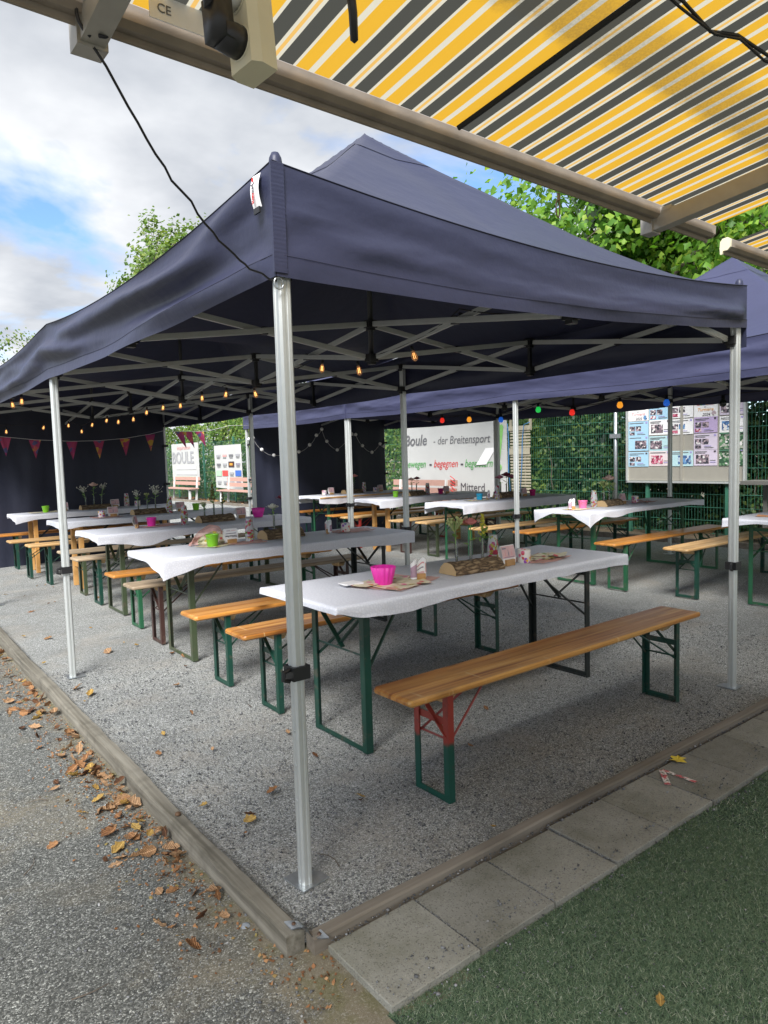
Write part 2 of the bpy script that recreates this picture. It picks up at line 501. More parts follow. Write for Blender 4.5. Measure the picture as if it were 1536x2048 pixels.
BARK = t.done(t.bsdf(t.ramp(h, [(.28, (.05, .032, .018)), (.48, (.17, .11, .058)), (.75, (.33, .235, .135))]), .92, 0, t.bump(h, .9, .015)))
t = NT('cut_wood')
v = t.coord()
wv = t.n('ShaderNodeTexWave', {'Vector': v, 'Scale': 55.0, 'Distortion': 3.0, 'Detail': 2.0}, wave_type='RINGS', rings_direction='X')
CUTW = t.done(t.bsdf(t.mix(wv.outputs['Fac'], (.46, .30, .14), (.58, .41, .21)), .7))
TRUNK = simple('tree_bark', (.10, .08, .06), .9, var=.4, scale=8, bump=.6, bscale=20)
IVY = leafy('ivy_leaf', [(0, (.010, .028, .008)), (.4, (.018, .047, .012)), (.7, (.034, .076, .019)), (.92, (.075, .125, .028)), (1, (.14, .18, .04))], .22)  # hedge shade behind the far tent put into these dark greens
IVYL = leafy('sunlit_tone_hedge_leaf', [(0, (.06, .13, .025)), (.4, (.10, .19, .04)), (.75, (.17, .26, .05)), (1, (.26, .31, .07))], .35)  # sunlight on these hedges put into brighter leaf colours
MAPLE = leafy('maple_leaf', [(0, (.07, .17, .025)), (.4, (.14, .30, .04)), (.75, (.22, .40, .05)), (1, (.36, .48, .07))], .5)
BIRCH = leafy('birch_leaf', [(0, (.08, .15, .035)), (.5, (.15, .24, .05)), (1, (.26, .31, .08))], .45)
GRASSM = leafy('plastic_turf_fibre', [(0, (.050, .092, .050)), (.45, (.095, .155, .086)), (.8, (.155, .220, .130)), (.93, (.27, .32, .21)), (1, (.46, .48, .40))], .1, .6)
def dryleaf(name, c1, c2):
    t = NT(name)
    oi = t.n('ShaderNodeObjectInfo'); v = t.coord(rand=True); vl = t.coord()
    c = t.mix(oi.outputs['Random'], c1, c2)
    c = t.mix(t.ramp(t.noise(v, 5, 5, .7), [(.40, (0, 0, 0)), (.68, (.75, .75, .75))]), c, tuple(x*.35 for x in c1))
    sx = t.n('ShaderNodeSeparateXYZ', {0: vl})
    ab = t.n('ShaderNodeMath', {0: sx.outputs[0]}, operation='ABSOLUTE')
    c = t.mix(t.ramp(ab.outputs[0], [(.012, (.7, .7, .7)), (.03, (0, 0, 0))]), c, tuple(min(1, x*1.5) for x in c2))
    rb = t.n('ShaderNodeMath', {0: ab.outputs[0], 1: .8, 2: sx.outputs[1]}, operation='MULTIPLY_ADD')
    wv = t.n('ShaderNodeMath', {0: t.n('ShaderNodeMath', {0: rb.outputs[0], 1: 55.0}, operation='MULTIPLY').outputs[0]}, operation='SINE')
    d = t.bsdf(c, .75, 0, t.bump(wv.outputs[0], .5, .03), .3)
    tr = t.n('ShaderNodeBsdfTranslucent', {0: c})
    return t.done(t.n('ShaderNodeMixShader', {0: .12, 1: d.outputs[0], 2: tr.outputs[0]}))
DRY = [dryleaf('dry_leaf_brown', (.26, .12, .05), (.42, .22, .10)), dryleaf('dry_leaf_tan', (.34, .19, .09), (.50, .31, .17)),
       dryleaf('dry_leaf_yellow', (.42, .25, .06), (.52, .35, .11)), dryleaf('dry_leaf_dark', (.08, .038, .02), (.18, .08, .035))]
YELL = simple('yellow_maple_leaf', (.62, .46, .04), .6)

def gravel(name, dark, light, dirt, dirt_lo, dirt_hi, scale=115, dscale=2.2, litter=False):
    t = NT(name)
    v = t.coord()
    wv = t.n('ShaderNodeTexNoise', {'Vector': v, 'Scale': 60.0, 'Detail': 2.0})
    v2 = t.n('ShaderNodeMixRGB', {0: .012, 1: v, 2: wv.outputs['Color']}, blend_type='ADD').outputs[0]
    vo = t.n('ShaderNodeTexVoronoi', {'Vector': v2, 'Scale': float(scale)})
    ve = t.n('ShaderNodeTexVoronoi', {'Vector': v2, 'Scale': float(scale)}, feature='DISTANCE_TO_EDGE')
    h = t.n('ShaderNodeSeparateColor', {0: vo.outputs['Color']})
    c = t.ramp(h.outputs[0], [(0, dark), (.45, tuple((a+b)/2.4 for a, b in zip(dark, light))), (.85, light), (.97, tuple(min(.62, x*1.9) for x in light))])
    edge = t.ramp(ve.outputs['Distance'], [(.0, (.55, .55, .55)), (.14, (1, 1, 1))])
    c = t.mix(1, c, edge, 'MULTIPLY')
    d = t.noise(v, dscale, 6, .62)
    f2 = t.noise(v, 400, 2)
    dm = t.ramp(d, [(dirt_lo, (0, 0, 0)), (dirt_hi, (.85, .85, .85))])
    if litter:      # soil and moss washed up against the timber and the slab end
        sx = t.n('ShaderNodeSeparateXYZ', {0: v})
        ax = t.n('ShaderNodeMath', {0: t.noise(v, 6, 6, .7), 1: .55, 2: sx.outputs[0]}, operation='MULTIPLY_ADD')
        am = t.ramp(t.n('ShaderNodeMath', {0: ax.outputs[0], 1: .5}, operation='SUBTRACT').outputs[0], [(.0, (0, 0, 0)), (.55, (0, 0, 0)), (.72, (.8, .8, .8))])
        dm = t.mix(1, dm, am, 'LIGHTEN')
        moss = t.ramp(t.noise(v, 11, 4), [(.48, (0, 0, 0)), (.62, (.7, .7, .7))])
        dirt = t.mix(t.mix(1, moss, am, 'MULTIPLY'), (*dirt, 1)[:3], (.12, .115, .03))
        c = t.mix(dm, c, t.mix(f2, t.mix(1, dirt, (.7, .7, .7), 'MULTIPLY'), t.mix(1, dirt, (1.3, 1.3, 1.3), 'MULTIPLY')))
    else: c = t.mix(dm, c, t.mix(f2, tuple(x*.7 for x in dirt), tuple(x*1.3 for x in dirt)))
    big = t.ramp(t.noise(t.coord(scale=(1.0, 1.7, 1)), 1.1, 6, .62), [(.3, (.80, .80, .80)), (.7, (1.10, 1.10, 1.10))])
    c = t.mix(1, c, big, 'MULTIPLY')
    hh = t.mix(.35, ve.outputs['Distance'], h.outputs[1])
    hb = t.mix(dm, hh, t.mix(.5, (.15, .15, .15), f2))
    return t.done(t.bsdf(c, .85, 0, t.bump(hb, .85, .008), .35))
GRAVEL = gravel('grey_gravel', (.150, .155, .146), (.50, .514, .485), (.27, .245, .205), .50, .80, 230)
PATHG = gravel('dirty_gravel_path', (.055, .058, .052), (.245, .250, .228), (.19, .16, .105), .50, .74, 210, 1.7, True)
t = NT('concrete_paver')
v = t.coord(rand=True)
c = t.mix(t.noise(v, 5, 5), (.185, .182, .155), (.285, .28, .245))
sp = t.n('ShaderNodeTexVoronoi', {'Vector': v, 'Scale': 260.0})
hs = t.n('ShaderNodeSeparateColor', {0: sp.outputs['Color']})
c = t.mix(t.ramp(hs.outputs[0], [(.86, (0, 0, 0)), (.94, (.35, .35, .35))]), c, (.33, .32, .28))
c = t.mix(t.ramp(hs.outputs[1], [(.86, (0, 0, 0)), (.92, (.6, .6, .6))]), c, (.10, .095, .085))
oi = t.n('ShaderNodeObjectInfo')
c = t.n('ShaderNodeHueSaturation', {'Color': c, 'Value': t.n('ShaderNodeMapRange', {0: oi.outputs['Random'], 3: .84, 4: 1.1}).outputs[0]}).outputs[0]
st = t.ramp(t.noise(v, 2.3, 6, .7), [(.45, (1, 1, 1)), (.66, (.62, .62, .56))])
c = t.mix(1, c, st, 'MULTIPLY')
PAVER = t.done(t.bsdf(c, .9, 0, t.bump(t.noise(v, 220, 4), .35, .004), .3))
PEBB = leafy('loose_pebble', [(0, (.05, .053, .057)), (.5, (.11, .113, .117)), (.9, (.20, .204, .208)), (1, (.36, .36, .35))], 0, .8)
# ================================================================== SETTING
def struct(mb, name, mat, smooth=False):
    o = mb.build(name, mat, smooth=smooth)
    return tag(o, kind='structure')
PX, PY = .985, 1.745          # inner corner of the gravel pad (timber side, board side)
# terrain: one sheet to the horizon
b = MB(); b.grid(lambda u, v: (-400+800*u, -400+800*v, -.085), 8, 8)
struct(b, 'ground', PATHG)
# gravel path left of the timber, slightly dished
def pathz(x, y):
    return -.048+.010*ns(x*1.3, y*1.3, 2)+.02*sm(.6, .98, x)
b = MB(); b.grid(lambda u, v: (-9+u*10.3, -3+v*33, pathz(-9+u*10.3, -3+v*33)), 90, 200)
o = struct(b, 'gravel_path', PATHG, True)
# gravel pad under the tents
b = MB(); b.grid(lambda u, v: (PX-.03+u*8.65, PY-.01+v*32, G(PX+u*8.65, PY+v*32)-.004+.008*ns((PX+u*8.65)*1.1, (PY+v*32)*1.1)), 80, 200)
struct(b, 'gravel_court', GRAVEL, True)
# strip of ground behind the far kerb
b = MB(); b.grid(lambda u, v: (9.62+u*9, -2+v*44, .05+.02*ns(u*9, v*40)), 12, 40)
DIRT = gravel('leafy_dirt', (.05, .04, .03), (.16, .13, .09), (.12, .09, .055), .4, .6, 60)
struct(b, 'border_soil', DIRT, True)
# turf carpet base
TURFX0 = 1.03
def turf_edge(x):
    return 1.395+.018*ns(x*3, 5)+.008*ns(x*11, 2)
b = MB(); b.grid(lambda u, v: (TURFX0+.02*ns(v*9, 1)+u*9, turf_edge(TURFX0+u*9)-(1-v)*5, -.028), 60, 20)
struct(b, 'turf_base', simple('turf_backing', (.022, .042, .026), .9, var=.5, scale=60))
# turf fibres
rs = np.random.RandomState(3)
def blades(n, x0, x1, y0, y1, hgt, wid):
    x = rs.uniform(x0, x1, n); y = rs.uniform(y0, y1, n)
    e = np.array([turf_edge(q) for q in x])
    k = (y < e-.004-np.abs(rs.normal(0, .006, n))) & (x > TURFX0+.01*np.sin(y*30)+.006)
    x, y = x[k], y[k]; n = len(x)
    a = rs.uniform(0, 2*PI, n); ln = rs.normal(0, .95, (n, 2))*hgt
    h = hgt*rs.uniform(.5, 1.1, n); w = wid*rs.uniform(.6, 1.2, n)
    z0 = np.full(n, -.028)
    c, s = np.cos(a)*w, np.sin(a)*w
    p0 = np.stack([x-c, y-s, z0], 1); p1 = np.stack([x+c, y+s, z0], 1)
    p2 = np.stack([x+ln[:, 0], y+ln[:, 1], z0+h], 1)
    V = np.stack([p0, p1, p2], 1).reshape(-1, 3)
    return V, np.arange(3*n).reshape(-1, 3)
V1, F1 = blades(270000, 1.0, 2.6, .35, 1.42, .010, .0010)
V2, F2 = blades(110000, 2.3, 4.6, .6, 1.42, .010, .0018)
tag(link_mesh('artificial_grass', np_mesh('artificial_grass', np.vstack([V1, V2]), np.vstack([F1, F2+len(V1)]), GRASSM)), kind='stuff')
# loose pebbles: small crushed stones lying over the gravel near the camera
def stones(n, x, y, z, size):
    d = np.array([[1, 0, 0], [-1, 0, 0], [0, 1, 0], [0, -1, 0], [0, 0, 1], [0, 0, -1]], float)
    f = np.array([[0, 2, 4], [2, 1, 4], [1, 3, 4], [3, 0, 4], [2, 0, 5], [1, 2, 5], [3, 1, 5], [0, 3, 5]])
    s = size*rs.lognormal(0, .35, n)
    dim = np.stack([s*rs.uniform(.7, 1.3, n), s*rs.uniform(.6, 1.1, n), s*rs.uniform(.4, .8, n)], 1)
    P = d[None]*dim[:, None, :]*(1+rs.uniform(-.3, .3, (n, 6, 1)))
    P = P+rs.normal(0, .22, (n, 6, 3))*s[:, None, None]
    a = rs.uniform(0, 2*PI, n); c, q = np.cos(a), np.sin(a)
    X = P[..., 0]*c[:, None]-P[..., 1]*q[:, None]; Y = P[..., 0]*q[:, None]+P[..., 1]*c[:, None]
    P = np.stack([X+x[:, None], Y+y[:, None], P[..., 2]+(z+s*.1)[:, None]], 2)
    return P.reshape(-1, 3), (f[None]+6*np.arange(n)[:, None, None]).reshape(-1, 3)
n = 42000
x = rs.uniform(-.6, .93, n); y = 1.0+5.0*rs.uniform(0, 1, n)**1.5
den = np.array([ns(a*1.7+3, b_*1.7, 4) for a, b_ in zip(x, y)])
k = den+rs.uniform(-.5, .5, n) > -.12
x, y = x[k], y[k]
z = np.array([pathz(a, b_) for a, b_ in zip(x, y)])
Va, Fa = stones(len(x), x, y, z, .0025)
n = 52000
x = PX+.05+4.4*rs.uniform(0, 1, n)**1.25; y = PY+.02+3.4*rs.uniform(0, 1, n)**1.2
Vb, Fb = stones(n, x, y, np.array([G(a, c_) for a, c_ in zip(x, y)])+.000, .0026)
n = 900                                   # grains spilled on pavers and turf
x = rs.uniform(1.05, 4, n); y = 1.40+rs.normal(0, .05, n)
Vc, Fc = stones(n, x, y, np.where(y > 1.40, .004, -.016), .0030)
n = 150
x = rs.uniform(1.05, 4, n); y = rs.uniform(1.40, 1.69, n)
Vd, Fd = stones(n, x, y, np.full(n, .002), .0017)
n = 1500                                  # grit in the slab joints
x = 1.04+.335*rs.randint(1, 9, n)-.003+rs.normal(0, .0028, n); y = rs.uniform(1.38, 1.69, n)
Vj, Fj = stones(n, x, y, np.full(n, -.006), .0022)
n = 2600                                  # white grit lying in the turf
x = rs.uniform(1.05, 4.5, n); y = rs.uniform(.4, 1.38, n)
Vt, Ft = stones(n, x, y, np.full(n, -.0205), .0020)
n = 700
x = rs.uniform(1.05, 4, n); y = 1.690+rs.normal(0, .008, n)
Ve, Fe = stones(n, x, y, np.full(n, .001), .0032)
Vs, Fs, off = [], [], 0
for vv, ff in ((Va, Fa), (Vb, Fb), (Vc, Fc), (Vd, Fd), (Ve, Fe), (Vj, Fj), (Vt, Ft)):
    Vs.append(vv); Fs.append(ff+off); off += len(vv)
tag(link_mesh('loose_gravel', np_mesh('loose_gravel', np.vstack(Vs), np.vstack(Fs), PEBB)), kind='stuff')

# pavers: one row of concrete slabs between turf and edging board
pv = thing('pavement', None, None, (1.04, 1.38, 0)); tag(pv, kind='structure')
def slab_mesh(seed):
    q = random.Random(seed); b = MB(); w, d, h, c = .3285, .303, .070, .0025
    pts = [(0, 0), (w, 0), (w, d), (0, d)]
    def ring(ins, z):
        return [(ins+(w-2*ins)*(a > 0), ins+(d-2*ins)*(e > 0), z) for a, e in pts]
    V = ring(0, -h)+ring(0, -c)+ring(c, 0)
    b.add(V, [(0, 1, 5, 4), (1, 2, 6, 5), (2, 3, 7, 6), (3, 0, 4, 7), (4, 5, 9, 8), (5, 6, 10, 9), (6, 7, 11, 10), (7, 4, 8, 11), (8, 9, 10, 11)])
    return b.mesh('paver', PAVER)
sl = slab_mesh(1)
for i in range(22):
    o = link_mesh('paver', sl, pv, (i*.335, rnd.uniform(-.004, .004), rnd.uniform(-.004, .003)-.002))
    o.rotation_euler = (R(rnd.uniform(-.5, .5)), R(rnd.uniform(-.5, .5)), R(rnd.uniform(-.5, .5)))
b = MB()
CHALK = NT('worn_chalk_paint'); v = CHALK.coord(); a = CHALK.n('ShaderNodeBsdfTransparent'); c = CHALK.bsdf((.62, .57, .52), .9); c2 = CHALK.bsdf((.50, .10, .11), .9)
mk = CHALK.n('ShaderNodeMixShader', {0: CHALK.ramp(CHALK.noise(v, 22, 3), [(.5, (0, 0, 0)), (.56, (1, 1, 1))]), 1: c.outputs[0], 2: c2.outputs[0]})
CHALK = CHALK.done(CHALK.n('ShaderNodeMixShader', {0: CHALK.ramp(CHALK.noise(v, 70, 4, .7), [(.52, (0, 0, 0)), (.62, (1, 1, 1))]), 1: mk.outputs[0], 2: a.outputs[0]}))
def strip(b, p, q, w, z):
    p, q = Vector((*p, z)), Vector((*q, z)); d = (q-p).normalized(); s = Vector((-d.y, d.x, 0))*w/2
    b.add([p-s, q-s, q+s, p+s], [(0, 1, 2, 3)])
strip(b, (2.795, 1.655), (2.69, 1.565), .026, .0035)
strip(b, (2.80, 1.655), (2.80, 1.50), .022, .0037)
o = b.build('chalk_arrow', CHALK, root=(2.79, 1.6, 0))
tag(o, 'worn white and pink chalk arrow drawn on a grey paver', 'chalk mark')

# wooden edging board along the pavers
b = MB()
def eb(u, v):
    x = 1.0+u*8.2
    k = [(-.0, -.07), (0, .020), (.006, .026), (.040, .026), (.046, .020), (.046, -.07)][int(round(v*5))]
    return (x, 1.695+k[0]+.004*ns(x*1.5, 3), k[1]+.003*ns(x*2.2, 8))
b.grid(eb, 120, 5)
b.add([eb(0, i/5) for i in range(6)], [(5, 4, 3, 2, 1, 0)])
o = b.build('edging_board', EDGE, root=(1, 1.7, 0))
tag(o, 'thin grey wooden edging board between gravel court and concrete pavers', 'edging')
# weathered timber along the path, standing proud of it
b = MB()
prof = [(-.029, -.12), (-.030, .0), (-.029, .036), (-.024, .042), (.022, .042), (.027, .037), (.028, -.10)]
def tb(u, v):
    y = 1.735+u*13
    i = int(round(v*6)); a, z = prof[i]
    jag = .008*ns(y*2.2, i*2.1)+.005*ns(y*7, i*3.3)
    return (.960+a+jag+.014*ns(y*.55, 1.2)+(.004*ns(y*17, i) if i in (2, 3, 4) else 0), y, z+G(1, y)*.9+.007*ns(y*1.3, 7+i*.1)+.003*ns(y*8, i*1.7))
b.grid(tb, 420, 6, True)
b.add([tb(0, i/6) for i in range(7)], [tuple(range(7))])
tr = thing('timber_beam', 'long weathered grey timber beam edging the gravel court beside the path', 'timber', (.95, 1.74, 0))
b.build('beam', TIMB, tr)
b = MB(); b.lathe([(.001, .057), (.008, .056), (.012, .052), (.012, .046)], 8, (.955, 2.63, 0)); b.build('bolt_head', simple('rusty_bolt', (.12, .07, .04), .7, .5), tr, True)
# metal bracket joining beam and board
br = thing('corner_bracket', 'small bent galvanised strap joining timber beam and edging board', 'bracket', (.99, 1.735, .05))
b = MB()
def bk(u, v):
    x = .952+u*.085; y = 1.762-.02*u-.05*u+(v-.5)*(.034+.012*abs(2*u-1))
    z = .054-.026*sm(.40, .60, u)+.004*math.sin(u*PI*2)
    return (x, y, z)
b.grid(bk, 14, 4); b.grid(lambda u, v: (bk(u, v)[0], bk(u, v)[1], bk(u, v)[2]-.003), 14, 4, True); b.build('strap', GALV, br, True)
for u in (.16, .84):
    p = bk(u, .5); b = MB(); b.lathe([(.0005, .006), (.005, .005), (.007, .001)], 8, p); b.build('screw', simple('rusty_screw', (.10, .06, .04), .6, .6), br, True)

# far kerb and fence
b = MB()
for i in range(20):
    b.box((9.62, -1.0+i*2.0+1, .06), (.06, 1.985, .14))
kb = thing('kerb', None, None, (9.62, 0, .0)); tag(kb, kind='structure')
km = MB(); km.box((0, 0, 0), (.06, 1.985, .13)); km = km.mesh('kerb_board', EDGE)
for i in range(18):
    link_mesh('kerb_board', km, kb, (0, 1.0+i*2.0-.5, .055))

FX = 10.5
fe = thing('mesh_fence', 'green double wire mesh fence in front of the ivy hedge', 'fence', (FX, 2, 0))
pm = MB(); pm.box((0, 0, 1.08), (.05, .06, 2.25)); pm.box((0, 0, 2.215), (.054, .064, .02)); pm = pm.mesh('fence_post', FENCE)
wm = MB()
for k in range(11):
    z = .08+k*.2
    for dx in (-.008, .008): wm.bar((dx, .04, z), (dx, 2.46, z), .007, .007)
for k in range(49):
    y = .05+k*.05
    wm.bar((0, y, .05), (0, y, 2.11), .0038, .0038, (1, 0, 0))
wm = wm.mesh('wire_panel', FENCE)
for i in range(12):
    link_mesh('fence_post', pm, fe, (0, i*2.5-.2, .03))
    link_mesh('wire_panel', wm, fe, (-.04, i*2.5-.2, .03))
# a galvanised pole with clamp by the fence
gp = thing('galvanised_pole', 'grey galvanised pole clamped to the green fence left of the photo board', 'pole', (10.3, 6.95, .04))
b = MB(); b.tube([(10.3, 6.95, .02), (10.3, 6.95, 2.6)], .03, 10); b.build('pole', GALV, gp, True)
b = MB(); b.box((10.26, 6.93, 1.66), (.03, .20, .07)); b.build('clamp', GALV, gp)

# ------------------------------------------------------------------ foliage
def leaf_cloud(C, Nrm, size, kind='ivy', jit=.6):
    """one folded leaf of 4 triangles at every centre C facing Nrm"""
    n = len(C)
    if kind == 'maple':
        out = np.array([[0, -.5, 0], [.30, -.22, 0], [.55, .02, 0], [.28, .16, 0], [.20, .42, 0], [0, .62, 0], [-.20, .42, 0], [-.28, .16, 0], [-.55, .02, 0], [-.30, -.22, 0]], float)
        out[:, 2] = -.25*np.abs(out[:, 0])
        F = np.array([[0, 1, 3], [1, 2, 3], [0, 3, 5], [3, 4, 5], [0, 5, 7], [5, 6, 7], [0, 7, 9], [7, 8, 9]])
    else:
        out = np.array([[0, -.5, 0], [.42, -.05, -.12], [0, .55, -.05], [-.42, -.05, -.12], [0, -.02, .06]], float)
        F = np.array([[0, 1, 4], [1, 2, 4], [2, 3, 4], [3, 0, 4]])
    nv = Nrm+rs.normal(0, jit, (n, 3)); nv /= np.linalg.norm(nv, axis=1)[:, None]+1e-9
    t = rs.normal(0, 1, (n, 3)); t[:, 2] -= .9
    t -= nv*(t*nv).sum(1)[:, None]; t /= np.linalg.norm(t, axis=1)[:, None]+1e-9
    s = np.cross(t, nv)
    sz = size*rs.uniform(.6, 1.25, n)
    P = out[None]*sz[:, None, None]
    W = P[..., 0:1]*s[:, None]+P[..., 1:2]*t[:, None]+P[..., 2:3]*nv[:, None]+C[:, None]
    k = len(out)
    return W.reshape(-1, 3), (F[None]+k*np.arange(n)[:, None, None]).reshape(-1, 3), (s, t, nv, sz, out, F)
def crown_parts(parent, name, C, Nrm, size, mat, kind, near=300, jit=.6):
    """the leaves that show largest become parts of their own, the rest one mass"""
    base = np.array(BASE[parent])
    d = np.linalg.norm(C-np.array([0, 0, CAM_H]), axis=1)
    order = np.argsort(d)
    if near:
        sel = order[:near*3:3]; rest = np.setdiff1d(order, sel)
        V, F, (s, t, nv, sz, out, F0) = leaf_cloud(C[sel], Nrm[sel], size, kind, jit)
        ml = np_mesh('leaf', out, F0, mat[1])
        for i in range(len(sel)):
            o = link_mesh('leaf', ml, parent)
            mm = Matrix((Vector(s[i])*sz[i], Vector(t[i])*sz[i], Vector(nv[i])*sz[i])).transposed().to_4x4()
            mm.translation = Vector(C[sel[i]]-base)
            o.matrix_local = mm
    else:
        rest = order
    V, F, _ = leaf_cloud(C[rest], Nrm[rest], size, kind, jit)
    o = link_mesh(name, np_mesh(name, V-base, F, mat[0]), parent)
    return tag(o, kind='stuff')
def island(name, stops, tr):   # same palette for single leaves
    return leafy(name, stops, tr, .5, False)
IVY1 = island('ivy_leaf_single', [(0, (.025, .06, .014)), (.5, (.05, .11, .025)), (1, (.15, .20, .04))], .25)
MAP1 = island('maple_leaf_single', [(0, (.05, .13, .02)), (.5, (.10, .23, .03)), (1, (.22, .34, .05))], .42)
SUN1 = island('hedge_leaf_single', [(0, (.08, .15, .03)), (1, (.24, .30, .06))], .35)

def hedge(y0, y1, h, n, label, mats, size, near, xin=10.62, dep=1.0):
    t = thing('ivy_hedge', label, 'hedge', (xin+.3, y0, 0))
    y = rs.uniform(y0, y1, n); u = rs.uniform(0, 1, n)
    top = np.array([h+.30*ns(q*.9, 3)+.18*ns(q*2.7, 5) for q in y])
    z = .05+(top-.05)*rs.uniform(0, 1, n)**.85
    bul = np.array([.22*ns(a*1.1, b_*1.1, 7)+.12*ns(a*3, b_*3, 9) for a, b_ in zip(y, z)])
    x = xin+.22+bul+dep*u**1.6
    k = np.array([ns(a*2.1, b_*2.1, 11) for a, b_ in zip(y, z)]) > -.42
    C = np.stack([x, y, z], 1)[k]
    Nn = np.tile(np.array([-1., -.1, .45]), (len(C), 1))
    crown_parts(t, 'foliage', C, Nn, size, mats, 'ivy', near, .55)
    b = MB()
    for i in range(int((y1-y0)*2.2)):
        yy = rs.uniform(y0, y1); hh = h*rs.uniform(.6, .95)
        pts = [(xin+.35+.12*ns(yy, j*.7), yy+.25*ns(yy*3, j*.6, 4)*j*.3, .0+hh*j/6) for j in range(7)]
        b.tube(pts, [.016*(1-.1*j) for j in range(7)], 5)
    tag(b.build('stems', TRUNK, t), kind='stuff')
    return t
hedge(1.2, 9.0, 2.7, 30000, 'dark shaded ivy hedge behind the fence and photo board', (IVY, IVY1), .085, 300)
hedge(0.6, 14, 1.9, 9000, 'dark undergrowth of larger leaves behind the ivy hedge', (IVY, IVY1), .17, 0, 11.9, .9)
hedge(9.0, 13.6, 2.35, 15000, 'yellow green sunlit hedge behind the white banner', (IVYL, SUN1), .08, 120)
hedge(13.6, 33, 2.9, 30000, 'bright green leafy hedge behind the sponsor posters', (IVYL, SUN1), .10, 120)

def branchy(root, h, seg, spread, levels, rb):
    """returns tubes of a branching skeleton and its twig tips"""
    tubes, tips = [], []
    def grow(p, d, ln, r, lv):
        pts = [Vector(p)]; dd = Vector(d)
        for i in range(4):
            dd = (dd+Vector((rb.gauss(0, .14), rb.gauss(0, .14), rb.gauss(.03, .1)))).normalized()
            pts.append(pts[-1]+dd*ln/4)
        tubes.append((pts, [r*(1-.12*i) for i in range(5)]))
        if lv == 0:
            tips.append(pts[-1]); tips.append(pts[3]); tips.append(pts[2]); return
        for k in range(seg):
            a = rb.uniform(0, 2*PI); j = rb.choice((2, 3, 4, 4))
            q = Vector((math.cos(a), math.sin(a), rb.uniform(-.15, .6)))
            grow(pts[j], (dd*(1-spread)+q*spread).normalized(), ln*rb.uniform(.58, .8), r*.55, lv-1)
    grow(root, (0, 0, 1), h, .035*h, levels)
    return tubes, tips
def tree(label, loc, h, seg, spread, levels, nleaf, rad, size, mats, kind, near, seed, keep=None, top=None, lat=1):
    rb = random.Random(seed)
    t = thing('tree', label, 'tree', loc)
    tubes, tips = branchy(loc, h, seg, spread, levels, rb)
    # set the crown upright over the trunk foot and to the wanted height
    tp = np.array([list(p) for p in tips]); L0 = np.array(loc, float); mo = tp.mean(0)-L0; zs = top/(tp[:, 2].max()) if top else 1
    def fix(p): return Vector((p[0]-mo[0]*p[2]/mo[2], p[1]-mo[1]*p[2]/mo[2], p[2]))
    def fx(p): q = fix(p); return Vector((loc[0]+(q.x-loc[0])*zs*lat, loc[1]+(q.y-loc[1])*zs*lat, q.z*zs))
    tubes = [([fx(p) for p in pts], rr) for pts, rr in tubes]; tips = [fx(p) for p in tips]
    b = MB(); b.tube(*tubes[0], 10); b.build('trunk', TRUNK, t, True)
    b = MB()
    for pts, rr in tubes[1:]: b.tube(pts, rr, 5)
    tag(b.build('branch', TRUNK, t, True))
    tp = np.array([list(p) for p in tips])
    idx = rs.randint(0, len(tp), nleaf)
    C = tp[idx]+rs.normal(0, rad, (nleaf, 3))*np.array([1, 1, .7])
    if keep is not None: C = C[keep(C)]
    cen = tp.mean(0)
    Nn = (C-cen); Nn /= np.linalg.norm(Nn, axis=1)[:, None]+1e-6; Nn[:, 2] += .5
    crown_parts(t, 'crown', C, Nn, size, mats, kind, near, .6)
    return t
tree('big leafy maple tree overhanging the fence behind the second tent', (12.3, 7.8, 0), 3.9, 5, .64, 4, 82000, .42, .125, (MAPLE, MAP1), 'maple', 300, 11, lambda C: (C[:, 2] > 2.7) & (C[:, 0] > 8.8) & (C[:, 1] > 6.0+.8*np.sin(C[:, 2]*2.3)+.4*np.sin(C[:, 0]*3.1)), 8.5, 1.15)
tree('dense maple tree behind the photo board at the right', (12.9, 3.6, 0), 2.9, 6, .62, 4, 60000, .36, .125, (MAPLE, MAP1), 'maple', 200, 5, lambda C: (C[:, 2] > 2.3) & (C[:, 0] > 9.2), 7.6, .9)
tree('tall pale green birch tree rising above the tent roof at the left', (11.5, 27.9, 0), 5.0, 6, .50, 4, 70000, .26, .17, (BIRCH, BIRCH), 'ivy', 0, 8, None, 11.3, .46)
tree('small thin birch tree at the left edge of the sky', (4.5, 33.5, 0), 3.3, 4, .45, 3, 5000, .25, .13, (BIRCH, BIRCH), 'ivy', 0, 21, None, 7.2, .8)
for i, (x, y, hh, lab) in enumerate([(13.6, 11.5, 1.9, 'low dark green tree behind the hedge and white banner'), (14.2, 17.5, 2.1, 'dark green tree behind the middle of the hedge'), (14.0, 23.5, 2.2, 'rounded green tree behind the far end of the hedge')]):
    tree(lab, (x, y, 0), hh, 5, .6, 2, 5000, .5, .22, (IVY, IVY), 'ivy', 0, 30+i)
